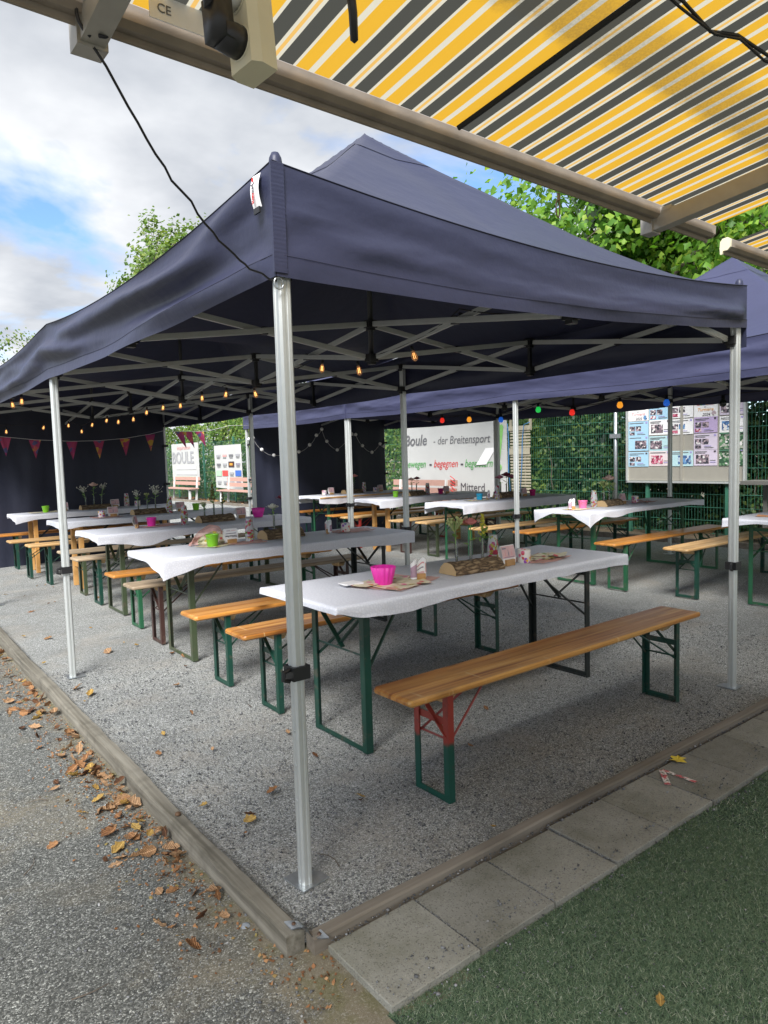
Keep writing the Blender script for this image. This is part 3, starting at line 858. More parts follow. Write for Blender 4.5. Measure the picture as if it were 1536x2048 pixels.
# ================================================================== TENTS
SEAMD = simple('dark_navy_seam', (.010, .011, .026), .7)
OX, OY, TA, TB = 1.141, 1.975, 2.95, 3.0
ZT, ZB = 2.238, 2.035          # truss nodes
def fold(kind, s, k, ln, seed):
    """outward displacement of a hanging valance; s metres along, k 0 bottom .. 1 top"""
    env = (1-.75*k**3)*(.22+.78*sm(-.05, .45, k))
    if kind == 'deep':
        d = .048*math.sin(2*PI*(1.25*k+.20*s+.45*ns(s*.7, k*1.2, seed)))*(.45+.55*sm(0, .5, s))
        d += .012*math.sin(2*PI*(2.6*k-.35*s+.6*ns(s*1.1, 3, seed)))
    elif kind == 'soft':
        d = .010*ns(s*1.4, k*3, seed)+.030*sm(.5, 2.9, s)*math.sin(2*PI*(.95*k-.06*s+.12))
        d += .006*math.sin(2*PI*(2.2*k+.5*s))
    else:
        d = .012*math.sin(2*PI*(1.4*k+.1*s+.5*ns(s*.9, k, seed)))+.008*ns(s*2.5, k*4, seed)
    d += .005*ns(s*6, k*14, seed)+.009*math.sin(2*PI*(2.2*k-1.6*s))*math.exp(-s/.35)*k*(1-k)*4+.009*math.sin(2*PI*(2.2*k-1.6*(ln-s)))*math.exp(-(ln-s)/.35)*k*(1-k)*4
    d = d*env*sm(0, .10, s)*sm(0, .10, ln-s)
    return d if d > 0 else d*.55
def tent(label, x0, y0, nb, zb, ze, peak, mat, kinds, name='canopy_tent', bay=TB, legs=None, walls=(), ridge=1.22):
    t = thing(name, label, 'canopy tent', (x0, y0, G(x0, y0)))
    x1, y1 = x0+TA, y0+nb*bay
    # roof: one pagoda per bay
    for j in range(nb):
        cx, cy, hx, hy = x0+TA/2, y0+(j+.5)*bay, TA/2, bay/2
        def rf(u, v):
            x, y = x0+u*TA, y0+(j+v)*bay
            q = max(abs(x-cx)/hx, abs(y-cy)/hy)
            lo = min(abs(x-cx)/hx, abs(y-cy)/hy)
            z = ze+(peak-ze)*(max(0, 1-q))**ridge
            inner_ = abs(y-cy)/hy > abs(x-cx)/hx and ((y > cy and j < nb-1) or (y < cy and j > 0))
            z -= (.018 if inner_ else .072)*(1-lo*lo)*sm(.35, 1, q)
            z -= .030*math.sin(PI*min(1, q))*(1-lo/max(q, .01))     # faces sag between the hips
            z += .012*ns(x*1.3, y*1.3, j+2)*min(1, (1-q)*6)+.006*ns(x*4, y*4, j)*min(1, (1-q)*5)
            ed = max(0, (q-.90)/.10)
            z += .014*ed*ns(x*1.1, y*1.1, 4)
            return (x, y, z)
        b = MB(); b.grid(rf, 48, 48)
        F2 = []
        for i_, f in enumerate(b.f):      # split every quad along the hips so that they stay straight
            gi, gj = i_ % 48, i_//48
            F2 += [(f[0], f[1], f[2]), (f[0], f[2], f[3])] if (gi < 24) == (gj < 24) else [(f[0], f[1], f[3]), (f[1], f[2], f[3])]
        b.f = F2; b.mi = [0]*len(F2); b.build('roof', mat, t, True)
        # sewn cap over the tip with its seam
        b = MB()
        b.grid(lambda u, v: (cx+(u-.5)*.56, cy+(v-.5)*.56, rf((cx+(u-.5)*.56-x0)/TA, (cy+(v-.5)*.56-y0)/bay-j)[2]+.004), 16, 16)
        b.build('peak_cap', mat, t, True)
        b = MB(); b.tube([(cx, cy, ZB-.02), (cx, cy, peak-.03)], .016, 8); b.build('peak_post', BLACKP, t, True)
    # valances
    ed = {'near': ((x0, y0), (x1, y0), (0, -1)), 'left': ((x0, y0), (x0, y1), (-1, 0)), 'far': ((x1, y0), (x1, y1), (1, 0)), 'rear': ((x0, y1), (x1, y1), (0, 1))}
    for k_, (p, q, nn) in ed.items():
        p, q = Vector((*p, 0)), Vector((*q, 0)); d = (q-p).normalized(); p -= d*.042; q += d*.042; ln = (q-p).length; nn = Vector((*nn, 0))
        kd = kinds.get(k_, 'plain')
        zt = ze
        def vf(u, v, off=0, z0=zb, z1=zt):
            s = u*ln; z = z0+(z1-z0)*v; k = (z-zb)/(zt-zb)
            e = abs((s/bay) % 1-.5)*2 if k_ in ('left', 'far') else abs(s/ln-.5)*2
            z -= .072*(1-e*e)*k
            if kd == 'soft': z += .105*(s/ln)**1.6*(1-k)
            z -= (.018*(1-e*e)+.006*ns(s*1.5, 9))*(1-k)+.02*(1-e*e)*k*.0
            return tuple(p+d*s+nn*(fold(kd, s, k, ln, len(k_))+off+.042)+Vector((0, 0, z)) if k < .985 else p+d*s+nn*(.042+off)+Vector((0, 0, z)))
        def top(u, v):
            a = Vector(vf(u, 1)); c_ = Vector(p+d*u*ln); c_.z = a.z-.001
            return tuple(c_.lerp(a, v)+Vector((0, 0, .004*math.sin(PI*v))))
        b = MB(); b.grid(vf, int(ln*36), 22); b.grid(top, int(ln*36), 2)
        b.grid(lambda u, v: vf(u, v, .0022, zb-.001, zb+.062), int(ln*36), 3)
        b.build('valance', mat, t, True)
        b = MB(); b.tube([Vector(vf(i/40, 1))+Vector((0, 0, .002)) for i in range(41)], .0032, 4); b.build('eave_seam', SEAMD, t)
        b = MB(); b.tube([Vector(vf(i/60, .19))+nn*.0035 for i in range(61)], .0013, 4); b.build('hem_stitching', SEAMD, t)
    # corner boots and seams
    for cx, cy in ((x0, y0), (x1, y0), (x0, y1), (x1, y1)):
        sx, sy = (-1 if cx == x0 else 1), (-1 if cy == y0 else 1)
        b = MB(); c_ = (cx+sx*.012, cy+sy*.012, 0)
        b.lathe([(.019, ze-.03), (.022, ze+.005), (.019, ze+.026), (.012, ze+.040), (.001, ze+.043)], 10, c_)
        b.build('corner_boot', mat, t, True)
        if (cx, cy) != (x0, y0): continue
        b = MB()
        b.grid(lambda u, v: (cx+sx*.050-sx*u*.045, cy+sy*(.0485+.0012*math.sin(v*220)), zb+.01+(ze-zb-.012)*v), 3, 60)
        b.grid(lambda u, v: (cx+sx*.0500, cy+sy*(.0487-.010*u), zb+.01+(ze-zb-.012)*v), 1, 2)
        b.build('corner_seam', mat, t, True)
    # legs
    oct_ = [(-.025, -.017), (-.017, -.025), (-.006, -.025), (-.004, -.0225), (.004, -.0225), (.006, -.025), (.017, -.025), (.025, -.017), (.025, -.006), (.0225, -.004), (.0225, .004), (.025, .006),
            (.025, .017), (.017, .025), (.006, .025), (.004, .0225), (-.004, .0225), (-.006, .025), (-.017, .025), (-.025, .017), (-.025, .006), (-.0225, .004), (-.0225, -.004), (-.025, -.006)]
    oct_ = [(a*.93, c_*.93) for a, c_ in oct_]
    def leg_meshes(zg):
        b1 = MB(); b1.sweep(oct_, (0, 0, .73), (0, 0, ZT+.02), (1, 0, 0), (0, 1, 0))
        b2 = MB(); b2.sweep([(a*.84, c_*.84) for a, c_ in oct_], (0, 0, .006), (0, 0, .74), (1, 0, 0), (0, 1, 0))
        b3 = MB(); b3.box((0, 0, .735), (.064, .064, .045)); b3.tube([(-.034, -.01, .75), (-.058, -.014, .745), (-.06, -.014, .72), (-.036, -.012, .712)], .008, 6)
        b4 = MB(); b4.add([(-.05, -.05, .002), (.10, -.045, .002), (.10, .02, .002), (.02, .10, .002), (-.045, .10, .002), (-.05, -.05, .007), (.10, -.045, .007), (.10, .02, .007), (.02, .10, .007), (-.045, .10, .007)],
                          [(4, 3, 2, 1, 0), (5, 6, 7, 8, 9), (0, 1, 6, 5), (1, 2, 7, 6), (2, 3, 8, 7), (3, 4, 9, 8), (4, 0, 5, 9)])
        for h in (.30, .42, .54): b2.tube([(-.022, 0, h), (-.019, 0, h)], .006, 8)
        return b1.mesh('leg', ALU), b2.mesh('leg_extension', ALU), b3.mesh('clamp_collar', BLACKP), b4.mesh('foot_plate', GALV)
    lm = leg_meshes(0)
    for (lx, ly) in (legs or [(x, y0+i*bay) for i in range(nb+1) for x in (x0, x1)]):
        zg = G(lx, ly)
        o = link_mesh('leg', lm[0], t, (lx-x0, ly-y0, -BASE[t].z))
        for nm, me in zip(('leg_extension', 'clamp_collar', 'foot_plate'), lm[1:]):
            c = link_mesh(nm, me, o, (0, 0, zg))
            if nm == 'foot_plate': c.scale = (.76, .76, 1)
            if nm == 'foot_plate': c.rotation_euler[2] = R(rnd.uniform(-8, 8))
        b = MB()
    # truss: scissors between the nodes of a half-bay grid
    gx = [x0, x0+TA/2, x1]; gy = [y0+i*bay/2 for i in range(2*nb+1)]
    inn = .034
    def cl(x, lo, hi): return min(max(x, lo+inn), hi-inn)
    def bar_mesh(dx, dy, dz):
        b = MB(); d = Vector((dx, dy, dz)); b.bar(Vector((0, 0, 0))+d*.03, d*.97, .016, .030)
        b.bar(d*.03+Vector((0, 0, .006)), d*.97+Vector((0, 0, .006)), .020, .004); b.bar(d*.03-Vector((0, 0, .006)), d*.97-Vector((0, 0, .006)), .020, .004)
        return b.mesh('truss_bar', ALUD)
    jm = MB(); jm.box((0, 0, 0), (.034, .034, .042)); jm = jm.mesh('pivot', BLACKP)
    nm_ = MB(); nm_.box((0, 0, 0), (.060, .060, .045)); nm_.box((0, 0, -.015), (.04, .04, .05)); nm_ = nm_.mesh('truss_bracket', BLACKP)
    vm = MB(); vm.box((0, 0, (ZT+ZB)/2), (.022, .022, ZT-ZB)); vm = vm.mesh('truss_upright', BLACKP)
    base = BASE[t]
    cache = {}
    def scissor(a, c):
        dx, dy = c[0]-a[0], c[1]-a[1]
        key = (round(dx, 3), round(dy, 3))
        if key not in cache:
            cache[key] = (bar_mesh(dx, dy, ZB-ZT), bar_mesh(dx, dy, ZT-ZB))
        sh = .010
        ox_, oy_ = (0, sh) if abs(dx) > abs(dy) else (sh, 0)
        link_mesh('truss_bar', cache[key][0], t, (a[0]-base.x+ox_, a[1]-base.y+oy_, ZT-base.z))
        link_mesh('truss_bar', cache[key][1], t, (a[0]-base.x-ox_, a[1]-base.y-oy_, ZB-base.z))
        link_mesh('pivot', jm, t, ((a[0]+c[0])/2-base.x, (a[1]+c[1])/2-base.y, (ZT+ZB)/2-base.z))
    P = lambda i, j: (cl(gx[i], x0-.02, x1+.02), cl(gy[j], y0-.02, y1+.02))
    for j in range(len(gy)):
        for i in range(3):
            a = P(i, j)
            for z in (ZT, ZB):
                link_mesh('truss_bracket', nm_, t, (a[0]-base.x, a[1]-base.y, z-base.z))
            if i == 1 or j % 2: link_mesh('truss_upright', vm, t, (a[0]-base.x, a[1]-base.y, -base.z))
            if i < 2: scissor(a, P(i+1, j))
            if j+1 < len(gy): scissor(a, P(i, j+1))
    # sidewalls
    for y in walls:
        def wf(u, v):
            x = x0+.02+u*(TA-.04); z = .035+v*(ze-.06)
            k = 1-v
            return (x, y+.07*k*math.sin(PI*u)*sm(0, 1, k)+(.03*k+.012)*ns(x*2.3, z*.5, 3)+.016*(1-v*.6)*math.sin(x*11+2*ns(x, z*.8))*.6+.010*ns(x*7, z*1.6, 8), z+.014*ns(x*3, 4)*k)
        b = MB(); b.grid(wf, 110, 60); o = b.build('sidewall', INNER, t, True)
        for xx in (x0+.01, x1-.01):
            for zz in (.45, 1.1, 1.7):
                c = MB(); c.box((xx, y-.01, zz), (.07, .07, .035)); c.build('strap', BLACKP, t)
    return t
T1 = tent('near navy canopy tent with a tall pointed roof over the nearest tables', OX, OY, 3, 1.995, 2.335, 3.36, NAVY, {'left': 'deep', 'near': 'soft'}, walls=(OY+3*TB-.06,))
X2 = 5.55
T2 = tent('far navy canopy tent beside the fence with its peak at the right', X2, 1.93, 2, 1.965, 2.30, 3.27, NAVY2, {'left': 'plain'})
T3 = tent('farthest navy canopy tent with a dark rear wall and ball lights', X2, 7.99, 1, 1.965, 2.30, 3.27, NAVY2, {'left': 'plain'}, walls=(10.93,))
# label tab hanging at the front corner of the near tent
b = MB()
def tg(u, v): return (OX-.0525-.012*math.sin(PI*v*.9)-.004*u, OY+.004+u*.046+.006*(1-v), 2.215+v*.098)
b.grid(tg, 4, 8); lb = b.build('label_tab', WHITE, T1, True); tag(lb, 'white sewn label tab with red lettering')
b = MB(); b.box((OX-.059, OY+.030, 2.206), (.006, .036, .018)); b.build('buckle', BLACKP, lb)
INKR = simple('red_ink', (.55, .03, .03), .6); INKD = simple('dark_ink', (.06, .05, .06), .6); INKG = simple('green_ink', (.09, .33, .09), .6); INKGY = simple('grey_ink', (.13, .13, .135), .6)
dn, lf = (0, 0, -1), (0, -1, 0)
tx = OX-.0715
text('lettering', 'pro', INKD, lb, (tx, OY+.037, 2.284), dn, lf, .020, bold=.0004)
text('lettering', 'tent', INKR, lb, (tx, OY+.037, 2.257), dn, lf, .020, bold=.0004)
b = MB(); b.lathe([(.0001, .0012), (.006, .0012), (.007, 0)], 14, (tx+.001, OY+.031, 2.296), Matrix.Rotation(-PI/2, 3, 'Y')); b.build('logo', INKR, lb)
# ================================================================== TABLES AND BENCHES
def plank(x0, x1, y0, y1, z0, z1, c=.007, ends=.012, ab=(1, 1)):
    b = MB(); c0, c1 = c*ab[0]+.0008, c*ab[1]+.0008
    def ring(x, k):
        yy0, yy1, zz0, zz1 = y0+k*ab[0], y1-k*ab[1], z0+k*.5, z1-k*.5
        return [(x, yy0+c0, zz0), (x, yy1-c1, zz0), (x, yy1, zz0+c1), (x, yy1, zz1-c1), (x, yy1-c1, zz1), (x, yy0+c0, zz1), (x, yy0, zz1-c0), (x, yy0, zz0+c0)]
    st = [(x0, ends*.8), (x0+ends*.4, ends*.25), (x0+ends, 0), (x1-ends, 0), (x1-ends*.4, ends*.25), (x1, ends*.8)]
    V = [p for x, k in st for p in ring(x, k)]
    F = [(i*8+j, i*8+(j+1) % 8, i*8+8+(j+1) % 8, i*8+8+j) for i in range(5) for j in range(8)]
    F += [tuple(range(7, -1, -1)), tuple(range(40, 48))]
    return b.add(V, F)
def angle(b, x, y, z0, z1, w, sx, sy):
    b.box((x, y, (z0+z1)/2), (w, .004, z1-z0)); b.box((x+sx*(w/2-.002), y-sy*(w/2-.001), (z0+z1)/2), (.004, w-.003, z1-z0))
def mark(o, e): o['end'] = e; return o
def leg_set(t, L, hw, h, e, w, table):
    """folding angle-iron trestle at x = e*L, with legs at y = +-hw"""
    x = e*L
    for s in (-1, 1):
        b = MB(); angle(b, x, s*hw, .0, h, w, e, s); mark(b.build('leg', G_DARK, t), e)
    b = MB(); b.box((x+e*(w/2-.004), 0, .014), (.006, 2*hw, .022)); b.box((x+e*.002, 0, .003), (.026, 2*hw-.03, .005)); mark(b.build('foot_bar', G_DARK, t), e)
    zc = h-.115 if not table else h-.07
    b = MB(); b.box((x+e*.006, 0, zc), (.005, 2*hw-.01, .030)); mark(b.build('cross_bar', G_DARK, t), e)
    b = MB(); b.tube([(x, -hw, zc-.075 if not table else h-.26), (x, hw, zc-.075 if not table else h-.26)], .005, 6); mark(b.build('spacer_rod', G_DARK, t), e)
    if not table:
        b = MB(); b.bar((x+e*.010, hw-.012, h-.01), (x+e*.010, -hw+.012, zc-.06), .005, .022, (1, 0, 0)); mark(b.build('brace', G_DARK, t), e)
        b = MB()
        for s in (-1, 1): b.tube([(x, s*hw*.9, zc-.09), (x-e*.30, s*.02, h-.008)], .0055, 6)
        mark(b.build('strut', G_BLACK, t), e)
    else:
        for s in (-1, 1):
            b = MB(); b.bar((x-e*.004-s*.004, s*hw, h-.03), (x-e*.004-s*.004, -s*hw*.1, h-.25), .005, .026, (1, 0, 0)); mark(b.build('brace', G_DARK, t), e)
        b = MB()
        for s in (-1, 1): b.bar((x, s*hw*.96, h-.34), (x-e*.36, s*hw*.35, h-.01), .006, .018, (0, 1, 0))
        mark(b.build('strut', G_DARK, t), e)
def make_bench():
    t = thing('beer_bench', 'x', 'bench'); H = .485
    for s in (-1, 1):
        y0, y1 = (.0006, .125) if s > 0 else (-.125, -.0006)
        plank(-1.1, 1.1, y0, y1, H-.028, H, .007, .018, (0, 1) if s > 0 else (1, 0)).build('seat_plank', PINE, t)
    for e in (-1, 1):
        b = MB(); b.add([(e*.84-.03, -.09, H-.030), (e*.84+.03, -.09, H-.030), (e*.84+.03, .09, H-.030), (e*.84-.03, .09, H-.030), (e*.84-.03, -.05, H-.075), (e*.84+.03, -.05, H-.075), (e*.84+.03, .05, H-.075), (e*.84-.03, .05, H-.075)],
                        [(0, 1, 2, 3), (7, 6, 5, 4), (0, 4, 5, 1), (1, 5, 6, 2), (2, 6, 7, 3), (3, 7, 4, 0)]); mark(b.build('batten', PINEL, t), e)
        leg_set(t, .875, .105, H-.032, e, .032, False)
    return t
def make_table(wood_legs=False, W=.35):
    t = thing('beer_table', 'x', 'table'); H = .765
    n = 3
    for i in range(n):
        y0 = -W+2*W*i/n+.001; y1 = -W+2*W*(i+1)/n-.001
        plank(-1.1, 1.1, y0, y1, H-.028, H-.003, .005).build('top_plank', PINEL, t)
    for e in (-1, 1):
        if wood_legs:
            for s in (-1, 1):
                b = MB(); b.box((e*.86, s*W*.62, (H-.03)/2), (.045, .06, H-.03)); b.build('leg', LEGW, t)
            b = MB(); b.box((e*.86, 0, .26), (.03, W*1.24-.06, .06)); b.build('cross_bar', LEGW, t)
            b = MB(); b.box((e*.86, 0, H-.07), (.03, W*1.24-.06, .07)); b.build('cross_bar', LEGW, t)
            b = MB(); b.bar((e*.84, 0, .40), (e*.45, 0, H-.03), .014, .02); b.build('strut', G_BLACK, t)
        else:
            leg_set(t, .86, W*.66, H-.03, e, .038, True)
    return t
BENCH = make_bench(); TABLE = make_table(); TABLEW = make_table(True, .26)
used = set()
def put(proto, label, x, y, rz=0, grp=None, sc=(1, 1, 1), dz=0):
    o = proto if proto not in used else copy_tree(proto)
    used.add(proto)
    o.location = (x, y, G(x, y)+dz); o.rotation_euler = (0, 0, R(rz))
    o['label'] = label; o['group'] = grp
    BASE[o] = Vector(o.location)
    return o
def paint_legs(o, mat, end=None, mat2=None):
    for c in o.children:
        if 'end' in c and c.name.split('.')[0] not in ('batten',):
            set_mat(c, mat2 if (end is not None and c['end'] == end and mat2) else mat)
def seat(o, mat):
    for c in o.children:
        if c.name.startswith('seat_plank'): set_mat(c, mat)
GB = 'beer benches along the tables'; GT = 'beer tables in rows under the tents'
B_ = [  # x centre, y, rz, legs, seat, label
    (2.77, 2.165, .3, G_DARK, PINE, 'nearest varnished wooden bench with chipped red paint on its front legs'),
    (2.75, 3.53, -.4, G_DARK, PINE, 'shiny varnished bench on the far side of the nearest table'),
    (2.74, 4.17, .2, G_DARK, PINEO, 'orange brown bench on the near side of the second table'),
    (2.78, 5.44, -.6, MAROON, GREYW, 'weathered grey bench with maroon legs on the far side of the second table'),
    (2.82, 6.08, .5, G_MID, PINEO, 'brown bench with bright green legs on the near side of the third table'),
    (2.84, 7.30, 0, G_DARK, GREYW, 'weathered bench on the far side of the third table'),
    (2.86, 7.92, -.5, G_OLIVE, GREYW, 'weathered bench on the near side of the first wooden-legged table'),
    (2.74, 8.95, .4, G_DARK, PINEL, 'pale bench between the two wooden-legged tables, nearer to the camera'),
    (2.66, 9.62, 0, G_DARK, PINEL, 'pale bench on the near side of the rearmost table of the near tent'),
    (2.70, 10.66, .3, G_DARK, PINEO, 'orange bench against the dark end wall of the near tent'),
    (6.93, 4.06, -.5, G_MID, PINEO, 'orange bench with green legs, camera side of the table before the photo board'),
    (7.03, 3.40, .4, G_DARK, PINEL, 'pale bench, dark green legs, just behind the table cut by the right edge'),
    (7.18, 5.36, 0, G_DARK, PINEO, 'orange bench on the far side of the table before the photo board'),
    (7.12, 6.02, .5, G_DARK, PINEL, 'pale bench on the near side of the table with the turquoise bucket'),
    (7.25, 7.18, -.4, G_OLIVE, PINEL, 'pale bench with olive legs on the far side of the table with the turquoise bucket'),
    (7.20, 7.72, .3, MAROON, PINEL, 'bench with maroon legs on the near side of the table before the banner'),
    (7.10, 8.78, 0, RED, PINEL, 'bench with red legs on the far side of the table before the banner'),
    (7.15, 9.28, .3, G_DARK, PINEO, 'orange bench on the near side of the table before the ball lights'),
    (7.30, 10.48, 0, G_DARK, PINEO, 'orange bench against the dark wall with ball lights'),
]
for i, (x, y, rz, lm_, sm_, lab) in enumerate(B_):
    o = put(BENCH, lab, x, y, rz, GB)
    paint_legs(o, lm_, -1 if i == 0 else None, RGRN)
    seat(o, sm_)
TZ = .768
T_ = [  # key, x, y, half width, proto, legs, cloth seed, style, label
    ('one', 2.79, 2.90, .35, TABLE, G_DARK, 'nearest beer table with dark green folding legs'),
    ('two', 2.77, 4.965, .35, TABLE, G_OLIVE, 'second beer table in the near tent with olive green legs'),
    ('three', 2.86, 6.80, .35, TABLE, G_OLIVE, 'third beer table in the near tent, between brown and weathered benches'),
    ('four', 2.94, 8.46, .26, TABLEW, None, 'wooden-legged beer table in the near tent, fourth from the front'),
    ('five', 2.82, 10.18, .26, TABLEW, None, 'rearmost wooden-legged beer table before the dark end wall'),
    ('A', 6.96, 4.60, .35, TABLE, G_MID, 'beer table with green legs before the photo board'),
    ('B', 7.11, 6.55, .35, TABLE, G_MID, 'beer table with green legs below the slatted wooden panel'),
    ('C', 7.12, 8.20, .30, TABLEW, None, 'wooden-legged beer table before the white banner'),
    ('D', 7.12, 9.82, .33, TABLE, G_MID, 'beer table with crossed green braces before the ball light wall'),
    ('E', 7.15, 2.66, .35, TABLE, G_MID, 'beer table with bright green legs cut by the right edge of the picture'),
]
TAB = {}
def cloth(key, o, W, seed, dn, de, flaps, lab):
    """paper tablecloth with hanging skirt. dn: skirt drop along the long sides, de: at the ends, flaps: corner droop"""
    q = random.Random(seed)
    cx, cy, cz = o.location; z = cz+TZ
    x0, x1, y0, y1 = cx-1.112, cx+1.112, cy-W-.005, cy+W+.005
    rc = .009
    per = []
    def arc(ax, ay, a0):
        for k in range(7):
            a = a0+PI/2*k/6
            per.append((ax+rc*math.cos(a), ay+rc*math.sin(a), math.cos(a), math.sin(a)))
    def line(p, r, n, nx, ny):
        for k in range(1, n):
            per.append((p[0]+(r[0]-p[0])*k/n, p[1]+(r[1]-p[1])*k/n, nx, ny))
    arc(x0+rc, y0+rc, PI); line((x0+rc, y0), (x1-rc, y0), 70, 0, -1)
    arc(x1-rc, y0+rc, -PI/2); line((x1, y0+rc), (x1, y1-rc), 24, 1, 0)
    arc(x1-rc, y1-rc, 0); line((x1-rc, y1), (x0+rc, y1), 70, 0, 1)
    arc(x0+rc, y1-rc, PI/2); line((x0, y1-rc), (x0, y0+rc), 24, -1, 0)
    n = len(per); V = []; F = []
    # rings: top centre line -> top edge -> skirt
    def topz(x, y): return z+.0035+.0022*ns(x*3, y*3, seed)+.0014*abs(ns(x*5, y*5, seed))+.0008*ns(x*11, y*11, seed)
    rings = []
    for k in (0, .35, .7, .92, 1.0):
        rings.append([(cx+(px-cx)*(1-(1-k)*W/1.1*.9) if True else px, cy+(py-cy)*k, None) for px, py, nx, ny in per])
    for rg in rings:
        for (x, y, _) in rg: V.append((x, y, topz(x, y)-(0 if rg is not rings[-1] else .0005)))
    m_ = 9
    for j in range(1, m_+1):
        for i, (px, py, nx, ny) in enumerate(per):
            long_ = abs(ny) > abs(nx)
            s = (px-x0)/(x1-x0)
            drop = dn(s, -1 if ny < 0 else 1) if long_ else de((py-y0)/(y1-y0), -1 if nx < 0 else 1)
            for fx, fy, dr, wd in flaps:
                dd = math.hypot(px-(x0 if fx < 0 else x1), py-(y0 if fy < 0 else y1))
                drop += .62*dr*max(0, 1-dd/wd)**1.2
            drop = max(.012, drop*.72*(1+.10*ns(px*6, py*6, seed+3)))
            t_ = j/m_
            arcl = px*1.0+py*1.3
            wave = (.005*math.sin(arcl*24+3*ns(px*2, py*2, seed))+.009*ns(px*5, py*5, seed+t_*.8))*t_*min(1, drop/.1)
            off_ = .003*min(1, t_*6)+wave+.0008+.004*abs(ns(px*7, py*7+t_*1.6, seed+5))*t_
            ez = .002+drop*t_+.003*ns(px*9, py*9, seed+9)*t_
            V.append((px+nx*off_, py+ny*off_, z-ez))
    R_ = len(rings)+m_
    for k in range(R_-1):
        for i in range(n):
            F.append((k*n+i, k*n+(i+1) % n, (k+1)*n+(i+1) % n, (k+1)*n+i))
    b = MB(); b.add(V, [f[::-1] for f in F]); b.add(V[:n], [tuple(range(n))])
    c = b.build('tablecloth', CLOTH, root=(cx, cy, z), smooth=True)
    tag(c, lab, 'tablecloth', group='white paper tablecloths')
    return c
def bump_(s, c, w): return math.exp(-((s-c)/w)**2)
CL = {
 'one': (lambda s, e: .072+.030*bump_(s, .16, .10)-.045*bump_(s, 0, .04), lambda s, e: .035 if e < 0 else .08, [(1, -1, .02, .3)], 'white damask paper cloth on the nearest table with the pink scalloped bowl'),
 'two': (lambda s, e: .085+.03*bump_(s, .85, .15), lambda s, e: .05, [(-1, -1, .17, .35), (1, -1, .05, .4)], 'white paper cloth with a drooping corner on the second table'),
 'three': (lambda s, e: .075+.10*bump_(s, .2, .1), lambda s, e: .05, [(-1, 1, .02, .2), (-1, -1, .06, .3)], 'white paper cloth on the third table with the pink bucket'),
 'four': (lambda s, e: .08, lambda s, e: .06, [(-1, -1, .04, .3)], 'white paper cloth on the front wooden-legged table of the near tent'),
 'five': (lambda s, e: .085, lambda s, e: .05, [(-1, -1, .10, .3)], 'white paper cloth on the rearmost table in front of the dark end wall'),
 'A': (lambda s, e: .055+.05*bump_(s, .2, .08), lambda s, e: .03, [(-1, 1, .24, .26), (-1, -1, .26, .24), (1, -1, .06, .3)], 'white cloth with long hanging corners on the table before the photo board'),
 'B': (lambda s, e: .15, lambda s, e: .05, [(-1, -1, .03, .3), (-1, 1, .10, .3)], 'white cloth with a deep straight skirt on the table with the turquoise bucket'),
 'C': (lambda s, e: .10+.06*bump_(s, .12, .12), lambda s, e: .06, [(-1, -1, .06, .3)], 'crumpled white cloth on the wooden-legged table before the banner'),
 'D': (lambda s, e: .11+.07*bump_(s, .15, .15), lambda s, e: .04, [(-1, 1, .05, .3)], 'white cloth on the table before the wall with ball lights'),
 'E': (lambda s, e: .05, lambda s, e: .04, [(-1, 1, .09, .3), (-1, -1, .14, .3)], 'white cloth on the table cut off at the right edge'),
}
for i, (key, x, y, W, pr, lm_, lab) in enumerate(T_):
    o = put(pr, lab, x, y, (.0, .2, -.2)[i % 3]*0, GT)
    if lm_: paint_legs(o, lm_)
    if key in ('one',): paint_legs(o, G_DARK, 1, G_BLACK)
    if key == 'two': paint_legs(o, G_OLIVE, 1, G_BLACK)
    dn_, de_, fl, cl_ = CL[key]
    TAB[key] = (x, y, W, o.location.z+TZ+.006)
    cloth(key, o, W, 11+i*7, dn_, de_, fl, cl_)
# white end of tape hanging from the third table
# ------------------------------------------------------------------ table things
TN = {'one': 'the nearest table', 'two': 'the second table', 'three': 'the third table', 'four': 'the fourth table', 'five': 'the table by the dark end wall',
      'A': 'the table before the photo board', 'B': 'the table below the slatted panel', 'C': 'the table before the banner', 'D': 'the table by the ball light wall', 'E': 'the table at the right edge'}
def tz(key): return TAB[key][3]
def bucket(key, x, y, mat, col, r=.046, h=.085):
    z = tz(key)
    t = thing('bucket', f'small {col} tin bucket on {TN[key]}', 'bucket', (x, y, z), 'small coloured buckets on the tables')
    b = MB(); b.lathe([(.0005, 0), (r*.74, 0), (r*.76, .003), (r*.96, h-.006), (r*1.05, h-.003), (r*1.05, h+.001), (r*.99, h), (r*.93, h-.008), (r*.72, .006), (.0005, .005)], 22, (x, y, z)); b.build('body', mat, t, True)
    b = MB()
    for s in (-1, 1): b.lathe([(.004, -.004), (.008, 0), (.004, .004)], 8, (x+s*r*.95, y, z+h*.82), Matrix.Rotation(PI/2, 3, 'Y'))
    b.build('ear', mat, t, True)
    b = MB(); b.tube([(x+r*math.cos(a), y-.012-.5*r*math.sin(a), z+h*.82-.7*r*math.sin(a)*.6) for a in [PI*k/10 for k in range(11)]], .0014, 5); b.build('handle', GALV, t)
    return t
def bowl(key, x, y, r=.064, h=.095):
    z = tz(key)
    o = MB(); w = lambda t_, zz: 1+.055*math.cos(t_*14)*min(1, zz/h*1.6+.2)
    o.lathe([(.0005, .001), (r*.64, .001), (r*.67, .006), (r*.82, h*.5), (r*1.0, h), (r*.97, h+.001), (r*.79, h*.5), (r*.62, .010), (.0005, .008)], 84, (x, y, z), wav=w)
    o = o.build('bowl', PINK, root=(x, y, z), smooth=True)
    tag(o, f'bright pink scalloped bowl on {TN[key]}', 'bowl', 'pink scalloped bowls')
